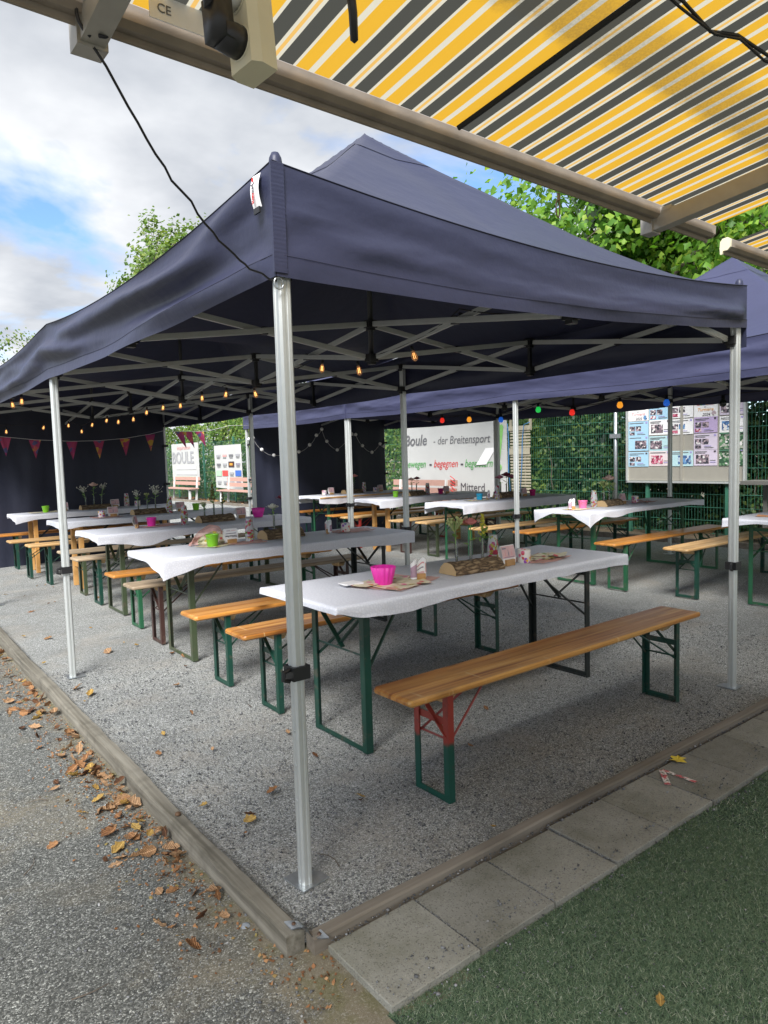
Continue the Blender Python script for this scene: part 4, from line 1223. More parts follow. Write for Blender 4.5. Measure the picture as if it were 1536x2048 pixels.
def log(key, x, y, ln=.31, r=.062, rz=6, tall=1):
    z = tz(key)
    t = thing('log_vase', f'half log flower holder with bark on {TN[key]}', 'log vase', (x, y, z), 'split log flower holders')
    b = MB(); n = 18; k = 26; V = []
    for i in range(k+1):
        for j in range(n+1):
            a = PI*j/n
            rr = r*(1+.09*ns(i*.35, j*.5, x*5)+.05*ns(i*.9, j*1.1, x*3))
            V.append((-ln/2+ln*i/k, rr*1.12*math.cos(a), max(.0, rr*math.sin(a)*1.0*tall)))
    F = [(i*(n+1)+j, i*(n+1)+j+1, (i+1)*(n+1)+j+1, (i+1)*(n+1)+j) for i in range(k) for j in range(n)]
    b.add(V, F); b.add(V, [])
    b.add([V[i*(n+1)+j] for i in range(k+1) for j in (0, n)], [(2*i, 2*i+2, 2*i+3, 2*i+1) for i in range(k)])
    Rm = Matrix.Rotation(R(rz), 3, 'Z')
    b.v = [tuple(Rm @ Vector(p)+Vector((x, y, z))) for p in b.v]
    b.build('bark', BARK, t, True)
    for e in (0, k):
        c = MB(); ring = [V[e*(n+1)+j] for j in range(n+1)]
        c.add([tuple(Rm @ (Vector(p)+Vector(((-.0015 if e == 0 else .0015), 0, .0005)))+Vector((x, y, z))) for p in ring], [tuple(range(n, -1, -1)) if e == 0 else tuple(range(n+1))])
        c.build('cut_end', CUTW, t)
    return t, Rm, r*tall
def vase_tube(t, p, h=.115, r=.0085):
    b = MB(); b.lathe([(.0005, -.02), (r*.8, -.02), (r, -.012), (r, h), (r*1.15, h+.002), (r*.86, h), (r*.86, -.01), (.0005, -.012)], 10, p)
    b.build('glass_tube', GLASSV, t, True)
def bloom(kind, t, p, s, q):
    b = MB()
    if kind == 'rose':
        for k in range(5):
            nn = 5; rr = s*(.25+.20*k)
            for j in range(nn):
                a = 2*PI*j/nn+k*.7; ca, sa = math.cos(a), math.sin(a)
                def pf(u, v):
                    w = (u-.5)*2.3*(1-.12*k)
                    r_ = rr*(.35+.65*math.sin(v*PI*.62))*(1+.15*v*k*.5)
                    return (p[0]+r_*math.cos(a+w*.6), p[1]+r_*math.sin(a+w*.6), p[2]+s*(1.05-.13*k)*v*(1-.18*(2*u-1)**2)-s*.35+.02*s*q.uniform(-1, 1))
                b.grid(pf, 4, 4)
    elif kind == 'umbel':
        for k in range(34):
            a, rr = q.uniform(0, 2*PI), s*math.sqrt(q.uniform(0, 1))
            c = (p[0]+rr*math.cos(a), p[1]+rr*math.sin(a), p[2]+.35*s*(1-(rr/s)**2)+q.uniform(-.2, .2)*s)
            b.ball(c, s*q.uniform(.10, .19), 5, 3); b.tube([(p[0], p[1], p[2]-s*1.1), c], s*.025, 3, False)
    elif kind == 'spike':
        for k in range(60):
            h = q.uniform(-1.5, 1.0)*s; rr = s*.55*(1.15-(h/s+1.5)/2.6)*q.uniform(.2, 1); a = q.uniform(0, 2*PI)
            b.ball((p[0]+rr*math.cos(a), p[1]+rr*math.sin(a), p[2]+h), s*q.uniform(.07, .15), 5, 3)
    elif kind == 'spray':
        for k in range(30):
            d = Vector((q.gauss(0, .6), q.gauss(0, .6), q.uniform(-.6, .9)))*s
            c = Vector(p)+d; b.ball(c, s*q.uniform(.09, .16), 5, 3); b.tube([(p[0], p[1], p[2]-s), c], s*.02, 3, False)
    return b
FM = {'salmon': ('rose', ROSEP), 'pale': ('rose', ROSEL), 'dark': ('rose', ROSED), 'mauve': ('rose', ROSEM), 'umbel': ('umbel', UMBEL), 'gold': ('spike', GOLDR), 'white': ('spray', WHITEF), 'rust': ('spike', RUSTF), 'whiterose': ('rose', WHITEF)}
FL = {'salmon': 'salmon pink carnation', 'pale': 'pale pink rose', 'dark': 'dark red rose', 'mauve': 'mauve pink carnation', 'umbel': 'yellow green umbel', 'gold': 'yellow goldenrod sprig', 'white': 'white blossom spray', 'rust': 'reddish fern sprig', 'whiterose': 'creamy white rose'}
FSEEN = {}
def flower(key, kind, p, h, s=.024, lean=(0, 0), seed=0, where=''):
    q = random.Random(seed); kd, mt = FM[kind]
    lab = f'{FL[kind]} in {where} on {TN[key]}'
    t = thing('flower', lab, 'flower', p, 'cut flowers in the log vases')
    tip = Vector(p)+Vector((lean[0], lean[1], h))
    mid = Vector(p)+Vector((lean[0]*.3, lean[1]*.3, h*.55))
    b = MB(); b.tube([p, mid, tip], [.0034, .0030, .0026], 5); b.build('stem', STEM, t, True)
    b = MB()
    for k in range(7 if kind in ('umbel', 'gold', 'rust') else 5):
        f = q.uniform(.38, .85); a = q.uniform(0, 2*PI); o_ = Vector(p).lerp(mid, min(1, f*2)) if f < .5 else mid.lerp(tip, (f-.5)*2)
        d = Vector((math.cos(a), math.sin(a), q.uniform(.1, .9))).normalized(); ln = q.uniform(.04, .075); sd = d.cross(Vector((0, 0, 1))).normalized()*ln*.24
        b.add([o_, o_+d*ln*.5+sd, o_+d*ln, o_+d*ln*.5-sd, o_+d*ln*.5+Vector((0, 0, .004))], [(0, 1, 4), (1, 2, 4), (2, 3, 4), (3, 0, 4)])
    b.build('leaves', STEM, t)
    bloom(kd, t, tuple(tip), s*1.45, q).build('bloom', mt, t, True)
def log_with(key, x, y, fl, ln=.31, rz=5, r=.062, tall=1):
    t, Rm, hh = log(key, x, y, ln, r, rz, tall)
    n = len(fl)
    for i, (kind, h, s, lx) in enumerate(fl):
        u = (i-(n-1)/2)*ln*.27-.015
        d = Rm @ Vector((u, .004*(-1)**i, 0))
        p = (x+d.x, y+d.y, tz(key)+hh-.002)
        vase_tube(t, p)
        flower(key, kind, (p[0], p[1], p[2]-.012), h, s, (lx, .4*lx), int(x*100+i*7), ['the left glass tube', 'the middle glass tube', 'the right glass tube'][i if n > 2 else i*2])
CUPM = None
def cups(key, x, y, n=7, r=.036):
    global CUPM
    if CUPM is None:
        b = MB(); b.lathe([(.0005, .001), (.026, .001), (.0265, .004), (.036, .100), (.038, .101), (.0372, .103), (.0350, .100), (.0255, .006), (.0005, .004)], 18); CUPM = b.mesh('cup', CUP, True)
    z = tz(key)
    for i in range(n):
        o = link_mesh('cup', CUPM, None, (x+rnd.uniform(-.0015, .0015), y+rnd.uniform(-.0015, .0015), z+.103+i*.013))
        o.rotation_euler = (PI, 0, rnd.uniform(0, 6))
        tag(o, f'clear printed cup in the stack on {TN[key]}', 'cup', f'cups stacked on {TN[key]}')
def votive(key, x, y, w=''):
    z = tz(key)
    b = MB(); b.lathe([(.0005, .0), (.037, .0), (.0385, .003), (.0385, .078), (.0375, .080), (.0365, .078), (.0360, .012), (.0005, .010)], 22, (x, y, z))
    o = b.build('candle_cup', VOTIVE, root=(x, y, z), smooth=True)
    tag(o, f'floral printed candle cup on {TN[key]}{w}', 'candle cup', 'floral candle cups')
PRINT = [simple('print_pink', (.62, .40, .40), .6, var=.3, scale=30), simple('print_mauve', (.36, .24, .30), .6, var=.5, scale=40), simple('print_slate', (.22, .20, .24), .6), simple('print_rose', (.62, .30, .30), .6)]
def card(key, x, y, rz=0, style='flat', word=None):
    z = tz(key)
    bl = thing('card_block', f'wooden block of the {style} menu card on {TN[key]}', 'card holder', (x, y, z), 'wooden card holders')
    Rm = Matrix.Rotation(R(rz), 3, 'Z'); W_ = Vector((x, y, z))
    b = MB(); b.box((0, -.0065, .018), (.075, .012, .036)); b.box((0, .0065, .018), (.075, .012, .036)); b.box((0, 0, .006), (.075, .004, .012))
    b.v = [tuple(Rm @ Vector(p)+W_) for p in b.v]; b.build('block', BLOCKW, bl)
    cd = thing('menu_card', f'{style} menu card with pink print on {TN[key]}', 'card', (x, y, z+.012), 'menu cards on the tables')
    off = Vector((0, 0, 0))
    if style == 'heart':
        # a strip of card curled into a loop at one end and rolled back at the other, its top cut like a heart
        pts = []
        for k in range(31):
            u = k/30
            if u < .42:
                a_ = PI*1.85*(1-u/.42); px_, py_ = -.030+.017*math.sin(a_), -.017+.017*math.cos(a_)
            elif u < .85: px_, py_ = -.030+.066*(u-.42)/.43, .0
            else:
                a_ = PI*.9*(u-.85)/.15; px_, py_ = .036+.010*math.sin(a_), .010-.010*math.cos(a_)
            pts.append((px_, py_, .078+.030*math.sin(PI*min(1, u*1.02)*2-.3)**2))
        b = MB(); b.grid(lambda u, v: (pts[int(round(u*30))][0], pts[int(round(u*30))][1], .012+v*pts[int(round(u*30))][2]), 30, 3)
    else:
        lean = .018
        b = MB(); b.grid(lambda u, v: ((u-.5)*.118, .001+lean*v*v+.006*math.sin(PI*u)*v, .012+v*.105), 8, 6)
        b.grid(lambda u, v: ((u-.5)*.118, .003+lean*v*v+.022*math.sin(PI*v)+.004, .012+v*.105), 8, 6, True)
    b.v = [tuple(Rm @ Vector(p)+W_) for p in b.v]; b.build('sheet', WHITE, cd, True)
    def fp(u, v, e=.0014): return tuple(Rm @ Vector(((u-.5)*.118, .001+lean*v*v+.006*math.sin(PI*u)*v-e, .012+v*.105))+W_)
    if style != 'heart':
        def patch(u0, u1, v0, v1, m_, e=.0014):
            b = MB(); b.grid(lambda u, v: fp(u0+(u1-u0)*u, v0+(v1-v0)*v, e), 4, 3); b.build('print', m_, cd)
        if word:
            patch(.10, .88, .62, .67, PRINT[2]); patch(.2, .5, .83, .87, PRINT[1]); patch(.56, .86, .83, .86, PRINT[3])
            p = fp(.93, .52, .003); text('lettering', word, INKD, cd, p, Rm @ Vector((-1, 0, 0)), (0, 0, -1), .021, shear=.3)
            patch(.55, .95, .36, .40, PRINT[2])
        else:
            patch(.02, .98, .30, .96, PRINT[0]); patch(.08, .40, .80, .88, PRINT[2], .002)
            for k, uu in enumerate((.28, .52, .74)): patch(uu-.03, uu+.03, .42, .62, PRINT[2 if k == 1 else 3], .002); patch(uu-.012, uu+.012, .62, .76, PRINT[2 if k == 1 else 3], .002)
            patch(.15, .9, .33, .38, PRINT[1], .002)
    else:
        for k0, k1, v0, v1, m_ in ((1, 9, .1, .75, PRINT[1]), (14, 25, .72, .80, PRINT[3]), (14, 24, .50, .56, PRINT[2]), (13, 25, .1, .34, PRINT[0]), (26, 30, .3, .8, PRINT[3])):
            b = MB(); V_ = []
            for v in (v0, v1):
                for k in range(k0, k1+1):
                    V_.append(tuple(Rm @ Vector((pts[k][0], pts[k][1]-.0012, .012+v*pts[k][2]))+W_))
            n_ = k1-k0+1
            b.add(V_, [(i, i+1, n_+i+1, n_+i) for i in range(n_-1)]); b.build('print', m_, cd)
def sheet(key, x, y, w, d, rz, mat, name, label, dz=.0, curl=.008, seed=1, grp=None):
    z = tz(key)+.001+dz; Rm = Matrix.Rotation(R(rz), 3, 'Z')
    b = MB(); b.grid(lambda u, v: tuple(Rm @ Vector(((u-.5)*w, (v-.5)*d, curl*(abs(ns(u*2.2, v*2.2, seed))+.7*max(0, abs(u-.5)+abs(v-.5)-.72)*2)))+Vector((x, y, z))), 10, 10)
    o = b.build(name, mat, root=(x, y, z), smooth=True)
    tag(o, label, 'napkin', grp)
    return o
GN = 'napkins spread on the tables'
# --- nearest table
bowl('one', 2.165, 2.83)
sheet('one', 2.25, 2.83, .42, .30, 20, ORGZ, 'organza_square', 'sheer pink organza square under the pink bowl on the nearest table', 0, .012, 2)
for i, (dx, dy, a, lab) in enumerate([(-.03, -.06, 8, 'floral napkin fanned out in front of the pink bowl'), (.10, -.03, -24, 'floral napkin under the heart-shaped card on the nearest table'), (.06, .09, 40, 'floral napkin behind the pink bowl'), (-.11, .07, 15, 'folded floral napkin left of the pink bowl')]):
    sheet('one', 2.20+dx, 2.80+dy, .17, .17 if i < 3 else .12, a, NAPK, 'napkin', lab, .004+.002*i, .006, 5+i, GN)
b = MB()
for k in range(3):
    Rm = Matrix.Rotation(R(-12+9*k), 3, 'Z'); b.box((2.03, 2.93, tz('one')+.012+.0022*k), (.105, .085, .002), Rm)
o = b.build('coaster_stack', WHITE, root=(2.03, 2.93, tz('one'))); tag(o, 'little stack of square white cards left of the pink bowl', 'coasters')
card('one', 2.375, 2.80, -25, 'heart')
log_with('one', 2.775, 2.80, [('umbel', .235, .036, -.02), ('salmon', .225, .026, .005), ('gold', .215, .034, .01)], .36, -3, .066)
cups('one', 3.08, 2.93, 6)
card('one', 3.06, 2.78, 2, 'flat')
votive('one', 3.20, 2.79)
sheet('one', 3.36, 2.80, .36, .24, 10, ORGZ, 'organza_square', 'sheer pink organza square right of the candle cup on the nearest table', 0, .02, 8)
for i in range(4): sheet('one', 3.33+.05*i, 2.80+rnd.uniform(-.04, .04), .16, .10, 10+rnd.uniform(-25, 25), NAPK, 'napkin', 'folded napkin in the fan right of the candle cup on the nearest table', .006+.004*i, .014, 20+i, GN)
# --- second table
b = MB(); z = tz('two')
b.grid(lambda u, v: (2.08+.34*u, 5.14+.10*v*(1-v)+.05*ns(u*4, v*3), z+.004+.155*math.sin(PI*min(1, u*1.05))**.8*v*(1+.15*ns(u*5, v*3, 2))), 22, 12)
o = b.build('organza_square', ORGZ, root=(2.2, 5.16, z), smooth=True); tag(o, 'sheer pink organza cloth propped up behind the green bucket on the second table', 'napkin')
b = MB(); b.grid(lambda u, v: (2.13+.24*u, 5.115+.03*ns(u*4, v*3), z+.006+.10*v*(.4+.6*math.sin(PI*u))), 14, 8)
o = b.build('napkin', NAPK, root=(2.2, 5.1, z), smooth=True); tag(o, 'floral napkin standing up behind the green bucket on the second table', 'napkin', GN)
sheet('two', 2.24, 5.05, .24, .20, 25, NAPK, 'napkin', 'floral napkin lying under the green bucket on the second table', .0, .008, 31, GN)
bucket('two', 2.205, 5.02, LIME, 'lime green', .050, .092)
card('two', 2.385, 5.06, 4, 'flat', 'Sommerfest')
sheet('two', 2.48, 5.02, .30, .22, -15, ORGZ, 'organza_square', 'sheer pink organza square under the menu card on the second table', 0, .016, 33)
cups('two', 2.56, 5.10, 7)
log_with('two', 2.86, 5.12, [('whiterose', .20, .028, -.01), ('dark', .27, .036, .005)], .36, 3, .075)
card('two', 3.28, 5.06, 60, 'heart')
votive('two', 3.44, 5.02)
sheet('two', 3.50, 5.02, .36, .26, -12, ORGZ, 'organza_square', 'sheer pink organza square beside the candle cup on the second table', 0, .03, 36)
# --- third table
card('three', 2.25, 6.88, 60, 'folded'); bucket('three', 2.40, 6.90, PINK, 'bright pink', .048, .088)
sheet('three', 2.48, 6.88, .36, .24, 12, ORGZ, 'organza_square', 'sheer pink organza square under the pink bucket on the third table', 0, .02, 41)
cups('three', 2.70, 6.80, 8)
log_with('three', 3.06, 6.86, [('umbel', .14, .02, -.02), ('rust', .27, .045, -.01), ('rust', .20, .03, .01)], .38, 3, .07)
card('three', 3.42, 6.98, 5, 'flat'); bowl('three', 3.60, 6.94, .070, .10)
# --- fourth and fifth
votive('four', 2.36, 8.44); card('four', 2.50, 8.46, 4, 'flat')
log_with('four', 2.93, 8.50, [('white', .21, .03, -.02), ('umbel', .19, .022, 0), ('white', .24, .042, .01)], .40, 4, .065)
cups('four', 3.15, 8.38, 8); bucket('four', 3.56, 8.56, LIME, 'grass green'); card('four', 3.36, 8.56, 6, 'wide')
sheet('four', 2.42, 8.42, .34, .22, 5, ORGZ, 'organza_square', 'sheer pink organza square under the candle cup on the front wooden-legged table', 0, .02, 43)
bucket('five', 2.13, 10.18, LIME, 'lime green'); card('five', 2.37, 10.22, 5, 'flat')
sheet('five', 2.12, 10.2, .36, .22, 5, NAPK, 'napkin', 'floral napkin under the green bucket on the rearmost table by the dark end wall', 0, .012, 44, GN)
log_with('five', 2.78, 10.22, [('white', .24, .035, -.03), ('pale', .29, .036, 0), ('white', .27, .032, .03)], .40, 3, .062)
card('five', 3.06, 10.24, 4, 'wide'); cups('five', 3.22, 10.24, 8); votive('five', 3.36, 10.20)
# --- second tent
card('A', 6.03, 4.60, -20, 'heart'); bucket('A', 6.22, 4.60, PINK2, 'pale pink', .050, .085); cups('A', 6.50, 4.66, 7)
sheet('A', 6.15, 4.60, .34, .22, 5, NAPK, 'napkin', 'floral napkin under the pale pink bucket before the photo board', 0, .008, 45, GN)
log_with('A', 6.70, 4.60, [('umbel', .20, .035, -.02), ('pale', .25, .04, 0), ('umbel', .18, .022, .01)], .36, 5, .066)
card('A', 7.00, 4.62, 6, 'flat'); votive('A', 7.19, 4.60)
sheet('A', 7.30, 4.58, .34, .22, 5, ORGZ, 'organza_square', 'sheer pink organza square beside the candle cup before the photo board', 0, .03, 46)
bucket('B', 6.68, 6.58, CYAN, 'turquoise'); card('B', 6.88, 6.62, 30, 'heart'); cups('B', 6.93, 6.50, 7)
sheet('B', 6.62, 6.56, .34, .22, 5, NAPK, 'napkin', 'floral napkin under the turquoise bucket', 0, .012, 47, GN)
log_with('B', 7.30, 6.66, [('mauve', .22, .036, -.03), ('dark', .25, .040, 0), ('mauve', .22, .036, .03)], .46, 8, .075)
card('B', 7.58, 6.58, 6, 'flat'); bucket('B', 7.72, 6.56, PINKD, 'deep pink')
bucket('C', 6.58, 8.24, LIME, 'lime green'); card('C', 6.75, 8.26, 40, 'heart'); cups('C', 7.22, 8.24, 7)
log_with('C', 6.98, 8.26, [('pale', .20, .03, -.02), ('dark', .21, .03, .02)], .36, 8, .066)
bucket('C', 7.46, 8.20, PINKD, 'deep pink'); card('C', 7.60, 8.20, 6, 'flat')
votive('D', 6.34, 9.84, ', at its near end'); card('D', 6.50, 9.86, 6, 'flat'); log_with('D', 6.92, 9.86, [('rust', .22, .03, -.02), ('salmon', .24, .036, .02)], .38, 6, .068)
cups('D', 7.16, 9.84, 7); votive('D', 7.36, 9.78, ', right of the cups'); card('D', 7.50, 9.80, 6, 'wide')
ORANGEP = simple('orange_paper', (.75, .36, .18), .6)
sheet('E', 6.40, 2.80, .16, .16, 12, ORANGEP, 'napkin', 'orange napkin on the table cut off by the right edge', 0, .01, 51, GN)
# ================================================================== ALONG THE FENCE
ux, uz = (0, -1, 0), (0, 0, 1)           # reading direction on the fence, seen from the court
BANW = simple('white_banner_vinyl', (.46, .46, .44), .55, var=.05, scale=3)
BX = 10.42
ban = thing('banner', 'large white club banner with grey, green and red lettering tied to the fence', 'banner', (BX, 11.1, 1.3))
b = MB()
def bf(u, v):
    y = 12.72-3.24*u; z = .50+1.62*v
    return (BX+.004*math.sin(u*7+v*3)+.004*ns(u*5, v*3, 1)+.003*ns(u*14+v*9, v*4, 2), y, z+.02*ns(u*4, 1)*v)
b.grid(bf, 60, 24); b.build('sheet', BANW, ban, True)
bx = BX-.0105
text('lettering', 'Boule', INKGY, ban, (bx, 12.66, 1.66), ux, uz, .34, .22, bold=.006)
text('lettering', '- der Breitensport', INKGY, ban, (bx, 11.66, 1.66), ux, uz, .25, .22, squash=.93)
text('lettering', 'bewegen', INKG, ban, (bx, 12.66, 1.16), ux, uz, .24, .32, squash=.85)
text('lettering', '-', INKD, ban, (bx, 11.80, 1.16), ux, uz, .26, bold=.006)
text('lettering', 'begegnen', INKR, ban, (bx, 11.66, 1.16), ux, uz, .24, .32, squash=.85)
text('lettering', '-', INKD, ban, (bx, 10.80, 1.16), ux, uz, .26, bold=.006)
text('lettering', 'begeistern', INKG, ban, (bx, 10.68, 1.16), ux, uz, .24, .32, squash=.80)
text('lettering', 'Mitterd', INKD, ban, (bx, 10.82, .66), ux, uz, .24, squash=1.0)
GRN2 = simple('leaf_green_print', (.20, .45, .12), .6)
b = MB(); b.add([(bx, 9.70, 1.98), (bx, 9.60, 2.00), (bx, 9.565, 1.95), (bx, 9.66, 1.32), (bx, 9.69, 1.32)], [(0, 1, 2, 3, 4)]); b.build('exclamation_mark', GRN2, ban)
b = MB(); b.lathe([(.0005, .001), (.065, .001), (.066, 0)], 20, (bx, 9.69, 1.15), Matrix.Rotation(-PI/2, 3, 'Y')); b.build('exclamation_dot', GRN2, ban)
b = MB(); b.add([(bx-.001, 10.06, 1.54), (bx-.001, 9.76, 1.55), (bx-.001, 10.05, 1.21), (bx-.001, 10.34, 1.20)], [(0, 1, 2, 3)]); b.build('white_patch', WHITE, ban)
b = MB(); b.bar((bx-.006, 10.34, 1.195), (bx-.006, 10.05, 1.205), .004, .012); b.build('patch_edge', INKD, ban)

# photo board
PB = thing('photo_board', 'metal notice board covered with rows of printed club photo sheets', 'notice board', (10.3, 5.8, .9))
BOARDM = simple('bare_board_metal', (.36, .34, .29), .45, .35, .1, 6)
b = MB(); b.box((10.33, 5.78, 1.525), (.03, 1.88, 1.21)); b.build('panel', BOARDM, PB)
b = MB(); b.box((10.30, 5.78, 1.525), (.02, .04, 1.21)); b.build('panel_rib', BOARDM, PB)
b = MB(); b.box((10.318, 6.735, 1.525), (.06, .03, 1.25)); b.box((10.318, 4.825, 1.525), (.06, .03, 1.25)); b.box((10.318, 5.78, .90), (.06, 1.94, .03)); b.box((10.318, 5.78, 2.145), (.06, 1.94, .03)); b.build('frame', ALU, PB)
for yy in (5.1, 6.4):
    b = MB(); b.box((10.37, yy, 1.1), (.05, .05, 2.2)); b.build('post', FENCE, PB)
def flat(name, col): return simple(name, col, .55, var=.06)
SH = {'w': flat('sheet_white', (.68, .67, .66)), 'b': flat('sheet_blue', (.30, .48, .60)), 'l': flat('sheet_lilac', (.50, .44, .52)), 't': flat('sheet_teal', (.36, .52, .54)), 'p': flat('sheet_pale_pink', (.58, .50, .50)), 'g': flat('sheet_dark_green', (.06, .16, .09)), 'v': flat('sheet_violet', (.40, .31, .48))}
def photo(name, a, c, e, sc=34):
    t = NT(name); v = t.coord(rand=True)
    vo = t.n('ShaderNodeTexVoronoi', {'Vector': v, 'Scale': float(sc)}); h = t.n('ShaderNodeSeparateColor', {0: vo.outputs['Color']})
    return t.done(t.bsdf(t.ramp(h.outputs[0], [(0, a), (.35, c), (.7, e), (.9, (.6, .58, .56))], 'CONSTANT'), .5))
PH = [photo('group_photo', (.04, .04, .05), (.16, .12, .14), (.36, .28, .30)), photo('lake_photo', (.05, .10, .22), (.10, .22, .40), (.40, .48, .55), 26), photo('red_photo', (.22, .03, .06), (.45, .12, .18), (.50, .42, .42)), photo('green_photo', (.03, .08, .04), (.10, .20, .10), (.35, .35, .30))]
LILA = flat('lilac_print', (.30, .26, .50)); SKYB = flat('sky_print', (.25, .50, .70))
LAY = ['w b w w l', 'b w w v w', 'b t . l g', 'b p t l g']
q = random.Random(4)
LET = [flat('letter_red', (.55, .05, .06)), flat('letter_green', (.08, .35, .10)), flat('letter_blue', (.06, .16, .50)), flat('letter_orange', (.65, .28, .03)), flat('letter_purple', (.30, .08, .35))]
for r_, row in enumerate(LAY):
    for c_, k in enumerate(row.split()):
        if k == '.': continue
        y0 = 6.71-c_*.374; z1 = 2.125-r_*.246
        wob = q.uniform(-.006, .006)
        if c_ == 4: y0 -= .02
        w_, h_ = .362, .237
        b = MB(); b.box((10.306+.002*(c_ % 2), y0-w_/2, z1-h_/2+wob), (.004, w_, h_)); po = b.build('poster', SH[k], PB)
        X = 10.3015
        def rect(u0, u1, v0, v1, m_, nm='print', dx=0):
            b = MB(); b.box((X-dx, y0-w_*(u0+u1)/2, z1-h_*(1-(v0+v1)/2)+wob), (.002, w_*(u1-u0), h_*(v1-v0))); b.build(nm, m_, po)
        if (r_, c_) in ((0, 0), (0, 3)):
            for i, ch in enumerate('BOULES' if c_ == 3 else 'EVENTS'):
                rect(.14+.12*i, .245+.12*i, .74, .92, LET[i % 5], 'letter_tile')
                text('lettering', ch, WHITE, po, (X-.0025, y0-w_*(.19+.12*i), z1-h_*.235+wob), ux, uz, .045, align='CENTER')
            rect(.44, .52, .60, .63, INKD)
            text('lettering', 'Turniere', LET[3] if c_ == 3 else PRINT[3], po, (X-.0015, y0-.05, z1-.150+wob), ux, uz, .07, .3)
            text('lettering', '2024' if c_ == 3 else '2023', INKD, po, (X-.0015, y0-.13, z1-.222+wob), ux, uz, .06, .3)
            b = MB(); b.lathe([(.0005, .002), (.035, .002), (.036, 0)], 16, (X+.001, y0-w_*.85, z1-h_*.80+wob), Matrix.Rotation(-PI/2, 3, 'Y')); b.build('ball_picture', PH[0] if c_ == 3 else PH[1], po)
        else:
            rect(.06, .06+q.uniform(.4, .75), .86, .91, INKGY); rect(.86, .95, .84, .95, INKD if q.random() < .5 else LILA)
            if q.random() < .6: rect(.06, .5, .78, .81, INKGY)
            n = 1 if k in ('t',) else q.choice((1, 2, 3))
            if k == 'g':
                rect(.0, 1, 0, .9, PH[3]); continue
            if n == 1:
                u0 = q.choice((.06, .1, .34)); rect(u0, u0+.56, .14, .70, PH[q.choice((0, 0, 1))] if k != 'p' else PH[2])
                rect(.70, .94, .2, .24, LILA); rect(.70, .94, .32, .35, INKGY)
            else:
                for i in range(n):
                    rect(.06+.31*i, .33+.31*i, .35, .68, PH[q.choice((0, 1, 2)) if k == 'w' else 0])
                rect(.06, .32, .08, .28, PH[q.choice((0, 2))]); rect(.45, .85, .10, .14, INKGY); rect(.45, .75, .20, .24, LILA)

# slatted wooden panel hung on the fence with blue rope
SP = thing('slatted_panel', 'bleached slatted wooden panel hung with blue rope on the fence beside the banner', 'wooden panel', (10.38, 9.1, .55))
for i in range(24):
    if i in (16, 17): continue
    z = .50+i*.058
    b = MB(); b.box((10.38+rnd.uniform(-.004, .004), 9.11, z), (.016, .50, .036)); b.build('slat', SLATW, SP)
b = MB(); b.box((10.368, 9.13, .50+16.5*.058), (.02, .52, .125)); b.build('cross_board', SLATW, SP)
b = MB(); b.box((10.365, 9.11, 1.90), (.03, .54, .085)); b.build('head_board', SLATW, SP)
for yy in (9.0, 9.22):
    b = MB(); b.box((10.395, yy, 1.2), (.012, .03, 1.45)); b.build('batten', SLATW, SP)
for yy in (8.87, 9.36):
    b = MB(); b.box((10.40, yy, 2.1), (.03, .05, .5)); b.build('upright', SLATW, SP)
ROPE = simple('blue_rope', (.06, .20, .42), .7)
b = MB(); b.tube([(10.35, 8.84, 2.0), (10.345, 8.98, 1.96), (10.34, 9.02, 1.7), (10.34, 9.04, 1.2), (10.34, 9.1, .6)], .008, 5); b.build('rope', ROPE, SP, True)
b = MB(); b.tube([(10.35, 9.40, 2.0), (10.345, 9.37, 1.6), (10.34, 9.38, 1.1), (10.34, 9.33, .5)], .008, 5); b.build('rope', ROPE, SP, True)

# park benches facing the court, backs to the fence
def park_bench(y, L, label, stripe=False):
    t = thing('park_bench', label, 'park bench', (9.9, y, .045), 'slatted park benches along the fence'); z0 = .045
    for i in range(3):
        b = MB(); b.box((9.72+i*.125, y, z0+.44+.004*i), (.115, L, .035)); b.build('seat_slat', BENCHP, t)
    for i in range(2):
        b = MB(); b.box((10.06+i*.02, y, z0+.62+i*.17), (.03, L, .125)); b.build('back_slat', BENCHP, t)
    for s in (-.5, .5) if L > 2.1 else (-.42, .42):
        yy = y+s*L*.86
        b = MB(); b.bar((9.74, yy, z0), (9.76, yy, z0+.42), .06, .07, (1, 0, 0)); b.bar((9.98, yy, z0), (10.06, yy, z0+.86), .05, .06, (1, 0, 0)); b.bar((9.70, yy, z0+.40), (10.05, yy, z0+.40), .06, .04); b.build('stand', CONC, t)
    if stripe:
        for i in range(5):
            b = MB(); b.bar((10.04, y-L/2+.02+.0*i, z0+.58+.07*i), (10.04, y-L/2+.16, z0+.66+.07*i), .006, .025, (1, 0, 0)); b.build('warning_stripe', INKR, t)
    return t
park_bench(25.0, 2.5, 'slatted park bench below the grey and white club poster')
park_bench(20.2, 2.6, 'slatted park bench partly before the poster with coloured sponsor logos')
park_bench(11.62, 2.1, 'slatted park bench below the large white banner', True)
